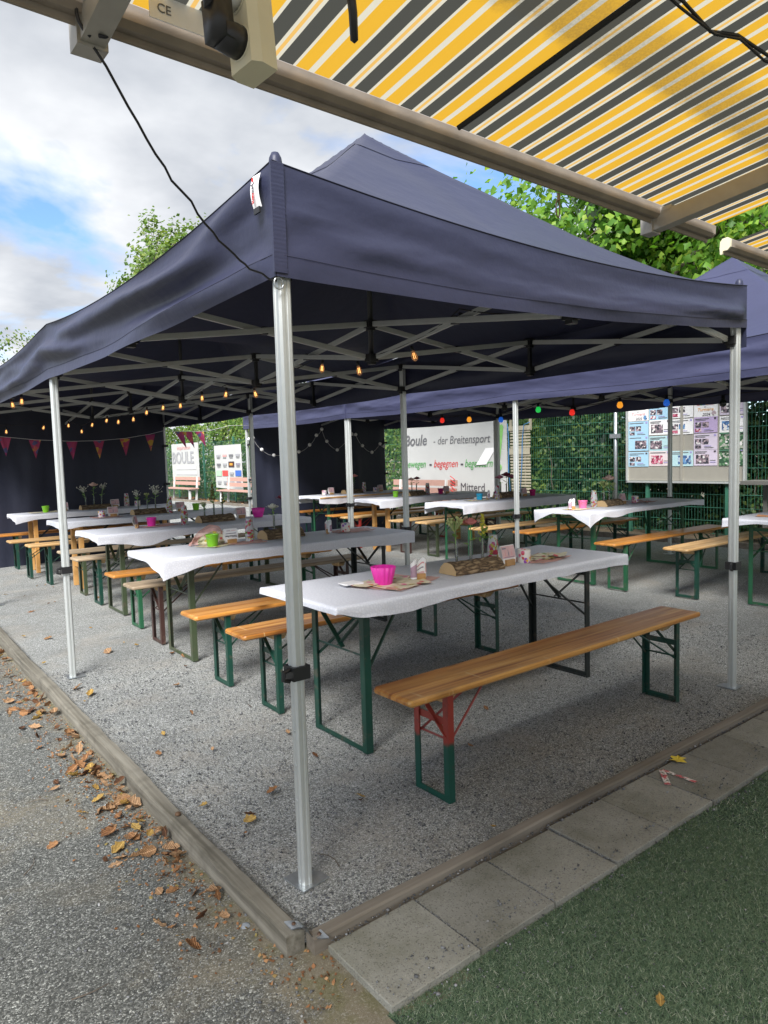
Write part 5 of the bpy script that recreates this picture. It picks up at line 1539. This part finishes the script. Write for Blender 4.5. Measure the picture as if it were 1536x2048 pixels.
# two posters on the far fence
P1 = thing('poster', 'white club poster with large grey letters on the hedge fence', 'poster', (10.4, 25.9, 1.4))
b = MB(); b.grid(lambda u, v: (10.42+.006*ns(u*3, v*2), 27.2-2.65*u, .80+1.35*v), 10, 6); b.build('sheet', BANW, P1, True)
LG = flat('pale_grey_print', (.30, .30, .31)); LGG = flat('pale_green_print', (.35, .52, .35)); LRD = flat('pale_red_print', (.62, .30, .28))
text('lettering', 'BOULE', LG, P1, (10.408, 27.15, 1.40), ux, uz, .62, squash=1.12, bold=.01)
text('lettering', 'inspiration', LRD, P1, (10.408, 26.6, 1.92), ux, uz, .22, squash=1.4)
for i, w_ in enumerate((1.9, 2.0)):
    b = MB(); b.box((10.41, 25.8, 1.22-.2*i), (.006, w_, .12)); b.build('print', flat('faint_print', (.52, .52, .51)), P1)
b = MB(); b.box((10.41, 25.8, .86), (.006, 2.2, .06)); b.build('print', LGG, P1)
P2 = thing('poster', 'tall white poster with coloured sponsor logos on the hedge fence', 'poster', (10.4, 21.9, 1.3))
b = MB(); b.grid(lambda u, v: (10.42+.012*ns(u*3, v*2, 4), 23.15-2.1*u+.05*v, .52+1.46*v-.06*u*(1-v)), 12, 8); b.build('sheet', BANW, P2, True)
LOGO = [(0, 3, LG), (1, 3, LRD), (2, 3, INKGY), (3, 3, LG), (0, 2, INKGY), (1, 2, LG), (2, 2, flat('black_logo', (.05, .02, .015))), (3, 2, PRINT[2]), (0, 1, LGG), (1, 1, flat('red_logo', (.60, .06, .05))), (2, 1, LG), (3, 1, flat('blue_logo', (.04, .12, .42))), (0, 0, LG), (1, 0, LG), (2, 0, LG), (3, 0, PRINT[2])]
for i, j, m_ in LOGO:
    big = m_.name.split('.')[0] in ('black_logo', 'red_logo', 'blue_logo', 'pale_green_print')
    w_, h_ = (.42, .19) if big else (.30, .07)
    b = MB(); b.box((10.404, 22.85-i*.50, .72+j*.30), (.006, w_, h_)); b.build('logo', m_, P2)
    if big and m_.name.startswith('black'):
        b = MB(); b.box((10.399, 22.85-i*.50, .72+j*.30), (.006, .22, .07)); b.build('logo', LET[3], P2)
    if not big:
        b = MB(); b.box((10.404, 22.85-i*.50, .64+j*.30), (.006, .24, .02)); b.build('print', INKGY, P2)
# grey side table under the board
GS = thing('side_table', 'narrow grey metal shelf table in the dark beside the photo board', 'shelf table', (9.9, 4.0, .045))
b = MB(); b.box((9.9, 3.85, .93), (.40, 1.5, .05)); b.build('top', GREYM, GS)
for yy in (4.35, 3.3): 
    b = MB(); b.box((9.9, yy, .475), (.05, .05, .86)); b.build('leg', GREYM, GS)
# floodlight mast in the trees
FMM = thing('floodlight_mast', 'white steel mast with a slanting strut and floodlight among the maple leaves', 'mast', (11.5, 8.2, 0))
MST = simple('white_mast_paint', (.50, .54, .53), .5)
k = 14.2
def at(d, n): return Vector((0, 0, CAM_H))+Vector(d)*n
p0 = at((.789, .552, .268), k)
b = MB(); b.tube([(p0.x, p0.y, 0), (p0.x, p0.y, p0.z+.10), (p0.x, p0.y, p0.z+.14)], [.065, .065, .02], 12); b.build('mast', MST, FMM, True)
a_, c_ = at((.750, .572, .333), k), at((.787, .560, .240), k)
b = MB(); b.tube([a_, c_], .035, 8); b.build('strut', MST, FMM, True)
f_ = at((.775, .556, .297), k-.1)
b = MB(); b.box(f_, (.10, .26, .34), Matrix.Rotation(R(35), 3, 'X')); b.build('floodlight', simple('grey_floodlight', (.32, .35, .34), .5), FMM)
b = MB(); b.bar(f_, (p0.x, p0.y, f_.z-.2), .04, .04); b.build('floodlight_arm', MST, FMM)

# ================================================================== LIGHT STRINGS AND BUNTING
def cable(b, pts, r=.004, sag=.0):
    out = []
    for p, q_ in zip(pts[:-1], pts[1:]):
        p, q_ = Vector(p), Vector(q_); n = 6
        for i in range(n):
            t_ = i/n; z = p.lerp(q_, t_); z.z -= sag*4*t_*(1-t_); out.append(z)
    out.append(Vector(pts[-1])); b.tube(out, r, 5)
S1 = thing('string_light', 'string of warm glowing filament bulbs hung through the near tent frame', 'light string', (2.62, 5, 2.0))
BP = [(2.62, 2.70, 2.10), (2.62, 3.10, 1.99), (2.62, 3.63, 1.97), (2.62, 4.03, 2.03), (2.62, 5.04, 1.945), (2.62, 5.52, 1.985), (2.62, 6.03, 1.995), (2.62, 6.54, 1.965), (2.62, 6.99, 1.98), (2.62, 7.47, 1.965), (2.62, 7.91, 1.92), (2.62, 8.44, 1.92), (2.62, 8.88, 1.96), (2.62, 9.49, 1.94), (2.6, 10.0, 1.88), (2.45, 10.02, 1.96), (2.15, 10.02, 1.93), (1.70, 10.02, 1.88), (1.22, 6.88, 1.97), (1.22, 6.43, 1.965)]
def edison(t, p, d=(0, 0, -1), s=1.0):
    Rm = Vector((0, 0, -1)).rotation_difference(Vector(d).normalized()).to_matrix()
    b = MB(); b.lathe([(.001, .0), (.015*s, -.001), (.016*s, -.038*s), (.013*s, -.045*s), (.001, -.046*s)], 10, p, Rm); so = b.build('bulb_socket', BLACKP, t, True)
    b = MB(); b.lathe([(.013*s, -.044*s), (.016*s, -.056*s), (.026*s, -.085*s), (.029*s, -.105*s), (.024*s, -.126*s), (.010*s, -.139*s), (.001, -.141*s)], 14, p, Rm); bu = b.build('bulb', AMBER, t, True)
    b = MB()
    for k in range(4):
        a = PI/2*k; c = Vector((.008*s*math.cos(a), .008*s*math.sin(a), 0))
        b.tube([Vector(p)+Rm @ (c+Vector((0, 0, -.065*s))), Vector(p)+Rm @ (c*1.5+Vector((0, 0, -.118*s)))], .0022*s, 4)
    b.build('filament', FILA, bu)
for i, (x, y, z) in enumerate(BP):
    edison(S1, (x, y, z+.065), (.95, .05, -.25) if i == 0 else (rnd.uniform(-.25, .25), rnd.uniform(-.25, .25), -1), .64)
b = MB(); cable(b, [(2.62, 2.05, 2.06)]+[(x, y, z+.09) for x, y, z in BP[:14]], .004, .02); cable(b, [(x, y, z+.09) for x, y, z in BP[13:18]]+[(1.2, 9.4, 2.02), (1.2, 8.0, 2.04), (1.2, 7.3, 2.05)]+[(x, y, z+.09) for x, y, z in BP[18:]], .004, .02)
b.build('cable', CABLE, S1, True)
S2 = thing('string_light', 'festoon string of red, orange, blue and green bulbs under the far tent roof', 'light string', (7.05, 5.5, 2.0))
CBP = [(7.68, 1.94, B_RED), (7.12, 1.92, B_ORG), (6.52, 1.88, B_BLU), (5.88, 1.97, B_GRN), (5.36, 1.90, B_RED), (4.70, 1.94, B_ORG), (4.13, 1.92, B_BLU), (3.52, 1.87, simple('unlit_dark_bulb', (.01, .015, .012), .2))]
for y, z, m_ in CBP:
    b = MB(); b.lathe([(.001, .075), (.016, .074), (.018, .035), (.020, .030)], 10, (7.05, y, z)); b.build('bulb_socket', BLACKP, S2, True)
    b = MB(); b.lathe([(.018, .034), (.030, .012), (.034, -.008), (.028, -.030), (.012, -.040), (.001, -.042)], 14, (7.05, y, z)); b.build('bulb', m_, S2, True)
b = MB(); cable(b, [(7.05, 7.95, 2.05)]+[(7.05, y, z+.08) for y, z, _ in CBP]+[(7.05, 2.0, 2.05)], .005, .03); b.build('cable', CABLE, S2, True)
S3 = thing('string_light', 'string of white paper ball lights zigzagging on the dark tent wall', 'light string', (7, 10.84, 1.7))
BL = [(5.49, 1.79), (5.56, 1.81), (5.72, 1.61), (5.95, 1.51), (6.45, 1.56), (6.68, 1.68), (6.83, 1.85), (6.95, 1.96), (7.05, 1.74), (7.27, 1.58), (7.61, 1.87), (7.70, 1.86), (7.85, 1.65), (8.07, 1.52), (8.27, 1.68), (8.37, 1.63)]
b = MB(); cable(b, [(x, 10.80, z) for x, z in BL], .003, .03); b.build('cable', simple('thin_white_cable', (.5, .5, .48), .6), S3, True)
for x, z in BL:
    b = MB(); b.ball((x, 10.795, z), .031, 14, 10); b.build('ball_shade', BALL, S3, True)
t = NT('pink_patterned_pennant'); v = t.coord(rand=True)
sp = t.n('ShaderNodeSeparateXYZ', {0: t.coord()})
vo = t.n('ShaderNodeTexVoronoi', {'Vector': v, 'Scale': 16.0}); h = t.n('ShaderNodeSeparateColor', {0: vo.outputs['Color']})
PENN = t.done(t.bsdf(t.ramp(h.outputs[0], [(0, (.36, .04, .11)), (.45, (.30, .03, .13)), (.65, (.09, .08, .20)), (.78, (.44, .09, .07)), (.92, (.50, .30, .04))], 'CONSTANT'), .7))
def bunting(label, pts, line, tilt=0):
    t = thing('bunting', label, 'bunting', pts[0])
    b = MB(); b.tube([Vector(p) for p in line], .003, 5); b.build('cord', simple('white_cord', (.6, .6, .58), .7), t, True)
    for i, (x, y, z) in enumerate(pts):
        w_, h_ = .075, .25
        sx = tilt
        b = MB(); b.grid(lambda u, v: (x+(u-.5)*2*w_*(1-v)+sx*v*h_, y+.012*ns(u*2+i, v*2), z-h_*v), 4, 6)
        b.build('pennant', PENN, t)
bunting('pink patterned pennant bunting hanging before the dark end wall', [(1.35, 10.4, 1.85), (1.74, 10.4, 1.83), (2.10, 10.4, 1.79), (2.57, 10.4, 1.765), (2.93, 10.4, 1.77), (3.30, 10.4, 1.80), (3.67, 10.4, 1.86)],
        [(1.15, 10.4, 1.90), (1.74, 10.4, 1.835), (2.10, 10.4, 1.795), (2.57, 10.4, 1.77), (2.93, 10.4, 1.775), (3.30, 10.4, 1.805), (3.67, 10.4, 1.865), (4.05, 10.55, 1.95)])
bunting('pink sunlit pennants fluttering between the two tents', [(4.14, 10.45, 1.90), (4.27, 10.45, 1.90), (4.46, 10.45, 1.91)], [(4.05, 10.45, 1.91), (4.27, 10.45, 1.905), (4.6, 10.45, 1.91), (5.0, 10.5, 2.0), (5.55, 10.7, 2.02)], .4)

# ================================================================== AWNING
AZ0, AY0 = 2.382, 1.545
SL = .137
t = NT('striped_awning_cloth')
v = t.coord()
sp = t.n('ShaderNodeSeparateXYZ', {0: v})
wob = t.noise(v, 1.5, 2)
xx = t.n('ShaderNodeMath', {0: wob, 1: .010, 2: sp.outputs[0]}, operation='MULTIPLY_ADD')
per = t.n('ShaderNodeMath', {0: xx.outputs[0], 1: .222}, operation='DIVIDE')
fr_ = t.n('ShaderNodeMath', {0: per.outputs[0]}, operation='FRACT')
DK, WH, YE = (.058, .058, .050), (.52, .49, .39), (.58, .325, .030)
c = t.ramp(fr_.outputs[0], [(0, DK), (.18, WH), (.222, (.60, .36, .10)), (.262, WH), (.305, DK), (.485, WH), (.52, YE), (.68, WH), (.76, YE), (.96, WH)], 'CONSTANT')
# darker speckled band running along the front bar, dirt near the bar
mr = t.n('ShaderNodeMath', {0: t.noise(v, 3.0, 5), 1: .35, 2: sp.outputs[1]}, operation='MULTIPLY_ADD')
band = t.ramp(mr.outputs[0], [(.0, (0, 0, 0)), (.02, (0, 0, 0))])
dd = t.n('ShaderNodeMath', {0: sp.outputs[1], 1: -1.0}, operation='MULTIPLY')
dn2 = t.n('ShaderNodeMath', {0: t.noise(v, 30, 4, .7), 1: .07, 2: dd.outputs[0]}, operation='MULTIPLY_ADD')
dark_band = t.ramp(dn2.outputs[0], [(.0, (0, 0, 0)), (.40, (0, 0, 0)), (.45, (.50, .50, .50)), (.55, (.38, .38, .38)), (.62, (.0, .0, .0)), (1, (0, 0, 0))])
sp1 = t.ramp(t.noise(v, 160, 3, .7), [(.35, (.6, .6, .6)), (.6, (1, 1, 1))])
fac = t.mix(1, dark_band, sp1, 'MULTIPLY')
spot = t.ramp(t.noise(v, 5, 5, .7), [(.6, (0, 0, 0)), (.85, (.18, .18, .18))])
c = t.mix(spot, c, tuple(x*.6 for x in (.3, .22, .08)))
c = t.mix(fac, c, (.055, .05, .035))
dif = t.bsdf(c, .9, spec=.05)
trn = t.n('ShaderNodeBsdfTranslucent', {0: c})
AWN = t.done(t.n('ShaderNodeMixShader', {0: .58, 1: dif.outputs[0], 2: trn.outputs[0]}))
SEAM = simple('dark_awning_seam', (.02, .02, .018), .8)
def awning(label, x0, x1, y0, z0, arms, length=3.0, seam=None):
    t = thing('awning', label, 'awning', (x0, y0, z0)); t.rotation_euler = (0, 0, .021); yw = y0-length
    wz = lambda y: z0+(y0-y)*SL
    b = MB()
    b.grid(lambda u, v: (x0+(x1-x0)*u, y0-length*v, wz(y0-length*v)-.012-.012*math.sin(PI*v)+.006*ns(u*9, v*2)*min(1, v*8)), 60, 40)
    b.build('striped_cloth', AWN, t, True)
    if seam is not None:
        b = MB(); b.grid(lambda u, v: (seam+.010*(u-.5)*2+.006*ns(v*4, 2), y0-.02-length*.97*v, wz(y0-length*v)-.018*math.sin(PI*v)-.022-.010*math.sin(PI*u)), 3, 40); b.build('hanging_seam', SEAM, t, True)
    prof = [(-.024, -.007), (-.010, .003), (.012, .001), (.022, -.011), (.024, -.039), (.022, -.063), (.017, -.066), (.013, -.064), (.010, -.051), (-.010, -.051), (-.022, -.039)]
    b = MB(); b.sweep(prof, (x0-.02, y0+.034, z0), (x1+.03, y0+.034, z0), (0, 1, 0), (0, 0, 1)); b.build('front_bar', BARM, t)
    for q_, nx in ((x0-.02, -1), (x1+.03, 1)):
        b = MB(); b.sweep([(a*1.06, c*1.06) for a, c in prof], (q_, y0+.034, z0), (q_+nx*.012, y0+.034, z0), (0, 1, 0), (0, 0, 1))
        b.build('end_cap', CREAM if seam is None else BARM, t)
    for ax in arms:
        b = MB(); d = Vector((-.0, -1, SL*.85)).normalized(); p = Vector((ax, y0+.045, z0-.065))
        b.bar(p, p+d*1.6, .050, .060); b.build('folding_arm', ARMM, t)
        b = MB(); b.box(p+Vector((0, .022, 0)), (.062, .05, .072)); b.box(p+Vector((0, -.04, .035)), (.05, .08, .03)); b.build('arm_joint', ARMM, t)
    b = MB(); b.box(((x0+x1)/2, yw-.04, wz(yw)+.04), (x1-x0+.1, .16, .14)); b.build('roller_case', BARM, t)
    return t
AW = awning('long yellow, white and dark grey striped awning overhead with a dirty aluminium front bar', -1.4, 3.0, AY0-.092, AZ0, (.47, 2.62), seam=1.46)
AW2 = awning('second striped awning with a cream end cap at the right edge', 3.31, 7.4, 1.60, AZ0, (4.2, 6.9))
b = MB(); b.box((.62, AY0-.142, AZ0-.03), (.13, .003, .05)); o = b.build('type_label', WHITE, AW); 
text('lettering', 'CE', INKGY, o, (.57, AY0-.1445, AZ0-.04), (1, 0, 0), (0, 0, 1), .025)
# carabiner hook on the bar
b = MB(); hx, hy, hz = 2.02, AY0+.04, AZ0-.07
b.tube([(hx, hy, hz+.005), (hx, hy, hz-.02)], .006, 6)
b.tube([(hx+.010*math.sin(a), hy+.003, hz-.045+.030*math.cos(a)) for a in [2*PI*i/14 for i in range(14)]], .0028, 5)
o = b.build('carabiner_hook', simple('brass_hook', (.22, .17, .10), .4, .7), root=(hx, hy, hz)); tag(o, 'small brass carabiner hook hanging from the awning front bar', 'hook')
# power strip hanging under the awning
o0 = at((.424, .780, .460), 1.02); o1 = at((.392, .735, .553), 1.10)
PS = thing('power_strip', 'cream power strip hanging under the awning with two plugs in it', 'power strip', o0)
d = (o1-o0).normalized()
tow = (Vector((0, 0, CAM_H))-o0).normalized()
sx = d.cross(tow).normalized(); fz = sx.cross(d).normalized()
# turn it so a narrow side shows at the right
Rr = Matrix.Rotation(R(-50), 3, d); sx = Rr @ sx; fz = Rr @ fz
def frame(b): 
    b.v = [tuple(o0+sx*p[0]+d*p[1]+fz*p[2]) for p in b.v]; return b
b = MB(); b.sweep([(-.024, -.018), (.024, -.018), (.026, .006), (.020, .018), (-.020, .018), (-.026, .006)], (0, -.0, 0), (0, .38, 0), (1, 0, 0), (0, 0, 1)); frame(b).build('strip_body', CREAM, PS)
for yy in (.03, .085, .14, .195):
    b = MB(); b.lathe([(.0205, .0185), (.0195, .0195), (.0185, .0188), (.018, .0184), (.0005, .0184)], 20, (0, yy, 0)); frame(b).build('socket', CREAM, PS, True)
    b = MB()
    for s in (-1, 1): b.lathe([(.003, .0188), (.0005, .0189)], 8, (s*.0095, yy, 0))
    frame(b).build('contact_hole', INKD, PS)
b = MB(); b.lathe([(.0005, .018), (.0185, .018), (.0185, .030), (.017, .046), (.0005, .046)], 16, (0, .03, 0)); b.box((0, .045, .046), (.030, .05, .022)); b.tube([(0, .06, .050), (0, .095, .055), (0, .12, .058)], [.012, .009, .006], 8); frame(b).build('black_plug', BLACKP, PS, True)
b = MB(); b.lathe([(.0005, .018), (.0165, .018), (.0165, .030), (.012, .044), (.0005, .046)], 16, (0, .085, 0)); b.tube([(0, .09, .042), (0, .12, .050), (-.01, .15, .056)], [.010, .009, .006], 8); frame(b).build('white_plug', simple('white_plug_plastic', (.60, .60, .58), .45), PS, True)
pk = o0+d*.12+fz*.058; pw = o0+d*.15+fz*.056-sx*.01
b = MB(); b.tube([pk, pk+d*.03+fz*.004+Vector((-.03, .02, .01)), at((.330, .745, .575), 1.12), at((.30, .73, .61), 1.15)], .0042, 6); b.build('cable', CABLE, PS, True)
b = MB(); b.tube([pw, pw+d*.05+Vector((-.03, .02, .0)), at((.345, .76, .55), 1.16), at((.30, .77, .555), 1.2)], .0045, 6); b.build('cable', simple('white_cable', (.55, .55, .53), .5), PS, True)
# cable running from the awning arm to the tent corner
pts = []
A0 = Vector((.47, AY0-.01, AZ0-.10)); B0 = Vector((OX-.03, OY-.02, 1.985))
for i in range(25):
    u = i/24; p = A0.lerp(B0, u); p.z -= .10*4*u*(1-u)*(.75+.25*u); p.x += .012*ns(u*5, 3)+.006*ns(u*16, 7); p.z += .010*ns(u*11, 5); pts.append(p)
CB = thing('hanging_cable', 'thin black cable hanging from the awning arm to the tent corner', 'cable', A0)
b = MB(); b.tube(pts, .0032, 6); b.build('cable', CABLE, CB, True)
b = MB(); b.tube([A0+Vector((.036*math.cos(a), -.03+.01*math.sin(a*.5), .05+.045*math.sin(a))) for a in [-PI*.5+PI*1.9*i/16 for i in range(17)]], .0038, 6); b.build('loop', CABLE, CB, True)
b = MB(); b.tube([(OX-.03+.016*math.cos(a), OY-.035, 1.975+.018*math.sin(a)) for a in [2*PI*i/14 for i in range(15)]], .0026, 6); o = b.build('ring', GALV, T1, True)
# black cable and a cable tie under the cloth at the top right
def under(d): 
    d = Vector(d); n = (AZ0-.025+AY0*SL-CAM_H)/(d.z+d.y*SL); return at(d, n)
cp = [under((.74, .45, .51)), under((.762, .429, .486)), under((.79, .412, .455)), under((.806, .39, .446)), under((.828, .368, .422)), under((.85, .34, .40))]
b = MB(); b.tube(cp, .0045, 6); b.tube([p+Vector((.006, .01*math.sin(i*2), -.008)) for i, p in enumerate(cp)], .0035, 6)
o = b.build('cable', CABLE, root=cp[1], smooth=True); tag(o, 'twisted black cable running under the awning at the upper right', 'cable')
q0, q1 = at((.500, .685, .545), 1.25), at((.5175, .702, .489), 1.25)
b = MB(); b.tube([q0, q0.lerp(q1, .5)+Vector((.002, 0, 0)), q1.lerp(q0, .05), q1], [.007, .0065, .006, .001], 6)
o = b.build('cable_tie', BLACKP, root=q0, smooth=True); tag(o, 'black cable tie end poking down under the awning cloth', 'cable tie')

# ================================================================== FALLEN LEAVES
def dry_mesh(seed):
    q = random.Random(seed); b = MB(); L_ = .5; wv = q.uniform(.26, .40); cu = q.uniform(.25, 1.3); tw = q.uniform(-.6, .6)
    def f(u, v):
        s = v-.5; w_ = wv*math.sin(PI*min(1, max(.02, v*.94+.03)))**.75*(1+.22*math.sin(v*17+seed)*(abs(u-.5) > .4))
        x = (u-.5)*2*w_; z = cu*.5*(x*x*2.2+abs(s)**2*.9)+.06*ns(u*3, v*4, seed)+.05*abs(u-.5)
        a = tw*s; return (x*math.cos(a)-z*math.sin(a)*.4, s, z*math.cos(a)+x*math.sin(a)*.5+.02)
    b.grid(f, 6, 8); b.tube([(0, -.5, .03), (.02, -.62, .05), (.04, -.72, .04)], .015, 4)
    return b
def leaf_obj(x, y, z, s, label, mat=None, grp=None, seed=None, flat_=.5):
    q = seed if seed is not None else rnd.randrange(8)
    o = link_mesh('dry_leaf', DRYM[q], None, (x, y, z))
    o.rotation_euler = (rnd.gauss(0, .35)*flat_*2, rnd.gauss(0, .35)*flat_*2, rnd.uniform(0, 6.28)); o.scale = (s, s, s)
    set_mat(o, mat or rnd.choice(WT))
    return tag(o, label, 'leaf', grp)
DRYM = [dry_mesh(i).mesh('dry_leaf', DRY[0], True) for i in range(8)]
GL = 'dry leaves drifted along the timber beam'
cl_ = [(1.98, .25), (2.22, .7), (2.58, 1.6), (2.9, .9), (3.2, 1.3), (3.6, 1.2), (3.95, .7), (4.6, 1.4), (5.2, 1.0), (6.0, 1.0)]
def zz_(x, y): return pathz(x, y)
WT = [DRY[0]]*5+[DRY[3]]*2+[DRY[1]]*4+[DRY[2]]
n = 0
while n < 155:
    cy, wgt = rnd.choice(cl_)
    if rnd.random() > wgt/1.6: continue
    y = rnd.gauss(cy, .16+.03*(cy > 4)); dx = abs(rnd.gauss(0, .10 if wgt > 1.1 else .08))
    x = .905-dx
    if y < 1.85 or x < .55: continue
    mt_ = rnd.choice(WT); cn = {DRY[0]: 'brown', DRY[1]: 'tan', DRY[2]: 'yellowish', DRY[3]: 'dark brown'}[mt_]
    sg = 'at the corner end of the timber' if y < 2.4 else 'beside the bolt of the timber' if y < 3.0 else 'along the middle of the timber' if y < 4.3 else 'at the far left end of the timber'
    leaf_obj(x, y, zz_(x, y)+rnd.uniform(.002, .022)*(1.6 if dx < .08 else .6), rnd.uniform(.030, .068), f'dry {cn} leaf in the drift {sg}', mt_, GL, None, .8); n += 1
SING = [(.86, 2.58, 'tan'), (.87, 2.94, ''), (.77, 3.46, 'brown'), (.75, 3.88, 'tan'), (.85, 3.19, '')]
for (x, y, z, s, lab, mt) in [
    (.93, 1.90, -.04, .085, 'bright yellow leaf lying flat near the corner bracket', DRY[2]), (.965, 1.965, -.045, .07, 'tan leaf next to the bright yellow leaf by the timber', DRY[1]),
    (.91, 1.79, -.05, .075, 'curled brown leaf on the path below the corner bracket', DRY[0]), (1.01, 1.575, -.04, .07, 'orange tan leaf beside the end of the first paver', DRY[2]),
    (1.015, 1.70, -.035, .05, 'small orange leaf tucked below the bracket gap', DRY[0]),
    (1.18, 2.46, .012, .055, 'pale yellow leaf on the gravel just inside the timber', DRY[2]), (1.37, 2.62, .012, .052, 'orange brown leaf on the gravel left of the front tent pole', DRY[0]), (1.20, 2.50, .012, .045, 'brown leaf just above the pale yellow leaf inside the timber', DRY[3]),
    (2.33, 2.39, .012, .042, 'small brown leaf under the nearest bench', DRY[0]), (2.76, 2.70, .012, .042, 'small brown leaf under the nearest table, beside the bench', DRY[0]), (1.63, 2.33, .012, .042, 'small yellowish leaf on the gravel left of the nearest bench leg', DRY[2]),
    (1.51, 5.44, .012, .085, 'curled tan leaf on the gravel behind the left tent pole', DRY[1]), (1.86, 5.06, .012, .06, 'orange leaf at the foot of the olive table leg', DRY[0]), (1.60, 4.30, .012, .05, 'pale leaf lying flat on the gravel right of the left tent pole', DRY[1]),
    (1.10, 4.70, .012, .07, 'tan leaf just behind the timber by the left tent foot plate', DRY[1]), (1.13, 4.52, .012, .075, 'orange yellow leaf in front of the left tent foot plate', DRY[2]),
    (1.60, .95, -.012, .038, 'dry tan leaf on the green turf', DRY[2]), (1.87, 1.80, .012, .032, 'tiny yellow leaf by the edging board', DRY[2]),
    (.74, 2.07, -.05, .045, 'small yellow green leaf on the path', DRY[2]), (.77, 3.46, -.05, .06, 'single tan leaf out on the gravel path', DRY[1]), (.70, 2.60, -.05, .05, 'small tan leaf on the path away from the drift', DRY[1]),
    (.55, 2.9, -.05, .045, 'lone brown leaf far out on the gravel path', DRY[0]), (1.75, 3.15, .012, .04, 'small leaf beside the front leg of the nearest table', DRY[1]), (2.05, 7.6, .03, .07, 'tan leaf on the gravel in front of the wooden table legs', DRY[1]),
    (1.35, 7.4, .03, .07, 'brown leaf on the gravel between the timber and the wooden table', DRY[0]), (1.25, 6.2, .02, .07, 'tan leaf on the gravel beyond the left tent pole', DRY[1]), (1.35, 8.6, .03, .07, 'pale leaf on the gravel far beyond the left tent pole', DRY[2])]:
    leaf_obj(x, y, z, s, lab, mt, None, None, .35)
n = 0                                    # litter under the far hedge and benches
while n < 60:
    x, y = 9.72+rnd.uniform(0, .7), rnd.uniform(17, 27)
    leaf_obj(x, y, .075, rnd.uniform(.09, .16), 'reddish brown leaf in the litter under the far hedge', rnd.choice(DRY), 'leaf litter under the far hedge'); n += 1
n = 0
while n < 26:                            # stray bits on the court
    x, y = rnd.uniform(1.05, 1.9), rnd.uniform(2.2, 9)
    leaf_obj(x, y, G(x, y)+.010, rnd.uniform(.022, .04), 'little stray leaf scrap on the gravel court inside the timber', rnd.choice(DRY), 'stray leaf scraps on the gravel court'); n += 1
# crumbs and shreds of leaf trodden along the timber
nC = 1500
yC = np.concatenate([rs.normal(c_[0], .25, int(nC*c_[1]/11)) for c_ in cl_]+[rs.uniform(1.5, 1.8, 90)])
xC = .915-np.abs(rs.normal(0, .11, len(yC))); xC[-90:] = rs.uniform(.85, 1.03, 90)
kk = (yC > 1.45); xC, yC = xC[kk], yC[kk]
CC = np.stack([xC, yC, np.array([pathz(a, b_)+.004 for a, b_ in zip(xC, yC)])], 1)
Vq, Fq, _ = leaf_cloud(CC, np.tile(np.array([0., 0., 1.]), (len(CC), 1)), .013, 'ivy', .35)
tag(link_mesh('leaf_litter', np_mesh('leaf_litter', Vq, Fq, leafy('leaf_crumb', [(0, (.10, .045, .02)), (.5, (.24, .11, .045)), (.85, (.38, .21, .10)), (1, (.16, .15, .04))], .1, .8))), kind='stuff')
# yellow maple leaf on the pavers
b = MB()
star = [(0, -.5), (.16, -.18), (.5, -.2), (.30, .02), (.46, .3), (.16, .2), (0, .55), (-.16, .2), (-.46, .3), (-.30, .02), (-.5, -.2), (-.16, -.18)]
b.add([(x*.085+2.94, y*.085+1.66, .008+.012*abs(x)+.01*ns(x*3, y*3)) for x, y in star]+[(2.94, 1.66, .006)], [(i, (i+1) % 12, 12) for i in range(12)])
o = b.build('maple_leaf', YELL, root=(2.94, 1.66, .0)); tag(o, 'bright yellow maple leaf on the paver above the chalk arrow', 'leaf')
# grey stone by the yellow leaf, thin twigs
b = MB(); b.ball((.905, 1.95, -.035), .018, 7, 5); b.v = [(x+.004*ns(x*90, y*90), y, z+.005*ns(y*80, z*80)) for x, y, z in b.v]; o = b.build('stone', simple('blue_grey_stone', (.20, .22, .24), .8), root=(.905, 1.95, -.05)); tag(o, 'small blue grey stone beside the bright yellow leaf', 'stone')
for i, (x, y, a, ln, lab) in enumerate([(.42, 2.75, .6, .12, 'thin dark twig on the path at the left'), (.40, 2.0, -.5, .10, 'thin dark twig low on the path'), (1.28, 1.98, 1.2, .12, 'thin dark twig on the gravel right of the foot plate'), (.62, 3.3, 2.2, .09, 'short twig on the path near the leaf drift')]):
    z = pathz(x, y)+.006 if x < .95 else .008
    b = MB(); b.tube([(x+ln*u*math.cos(a+.5*u), y+ln*u*math.sin(a+.5*u), z+.004*math.sin(u*4)) for u in (0, .3, .6, 1)], [.0022, .002, .0016, .001], 5)
    o = b.build('twig', TRUNK, root=(x, y, z)); tag(o, lab, 'twig')
# remove unused prototypes
for p_ in (BENCH, TABLE, TABLEW):
    assert p_ in used

# lettering becomes plain meshes
bpy.context.view_layer.update()
dg = bpy.context.evaluated_depsgraph_get()
for o in FONTS:
    me = bpy.data.meshes.new_from_object(o.evaluated_get(dg))
    me.name = 'lettering'
    n_ = link_mesh('lettering_mesh', me, o.parent)
    n_.matrix_local = o.matrix_local.copy()
    o.name = 'old'
    n_.name = 'lettering'
    cu = o.data
    bpy.data.objects.remove(o)
    bpy.data.curves.remove(cu)
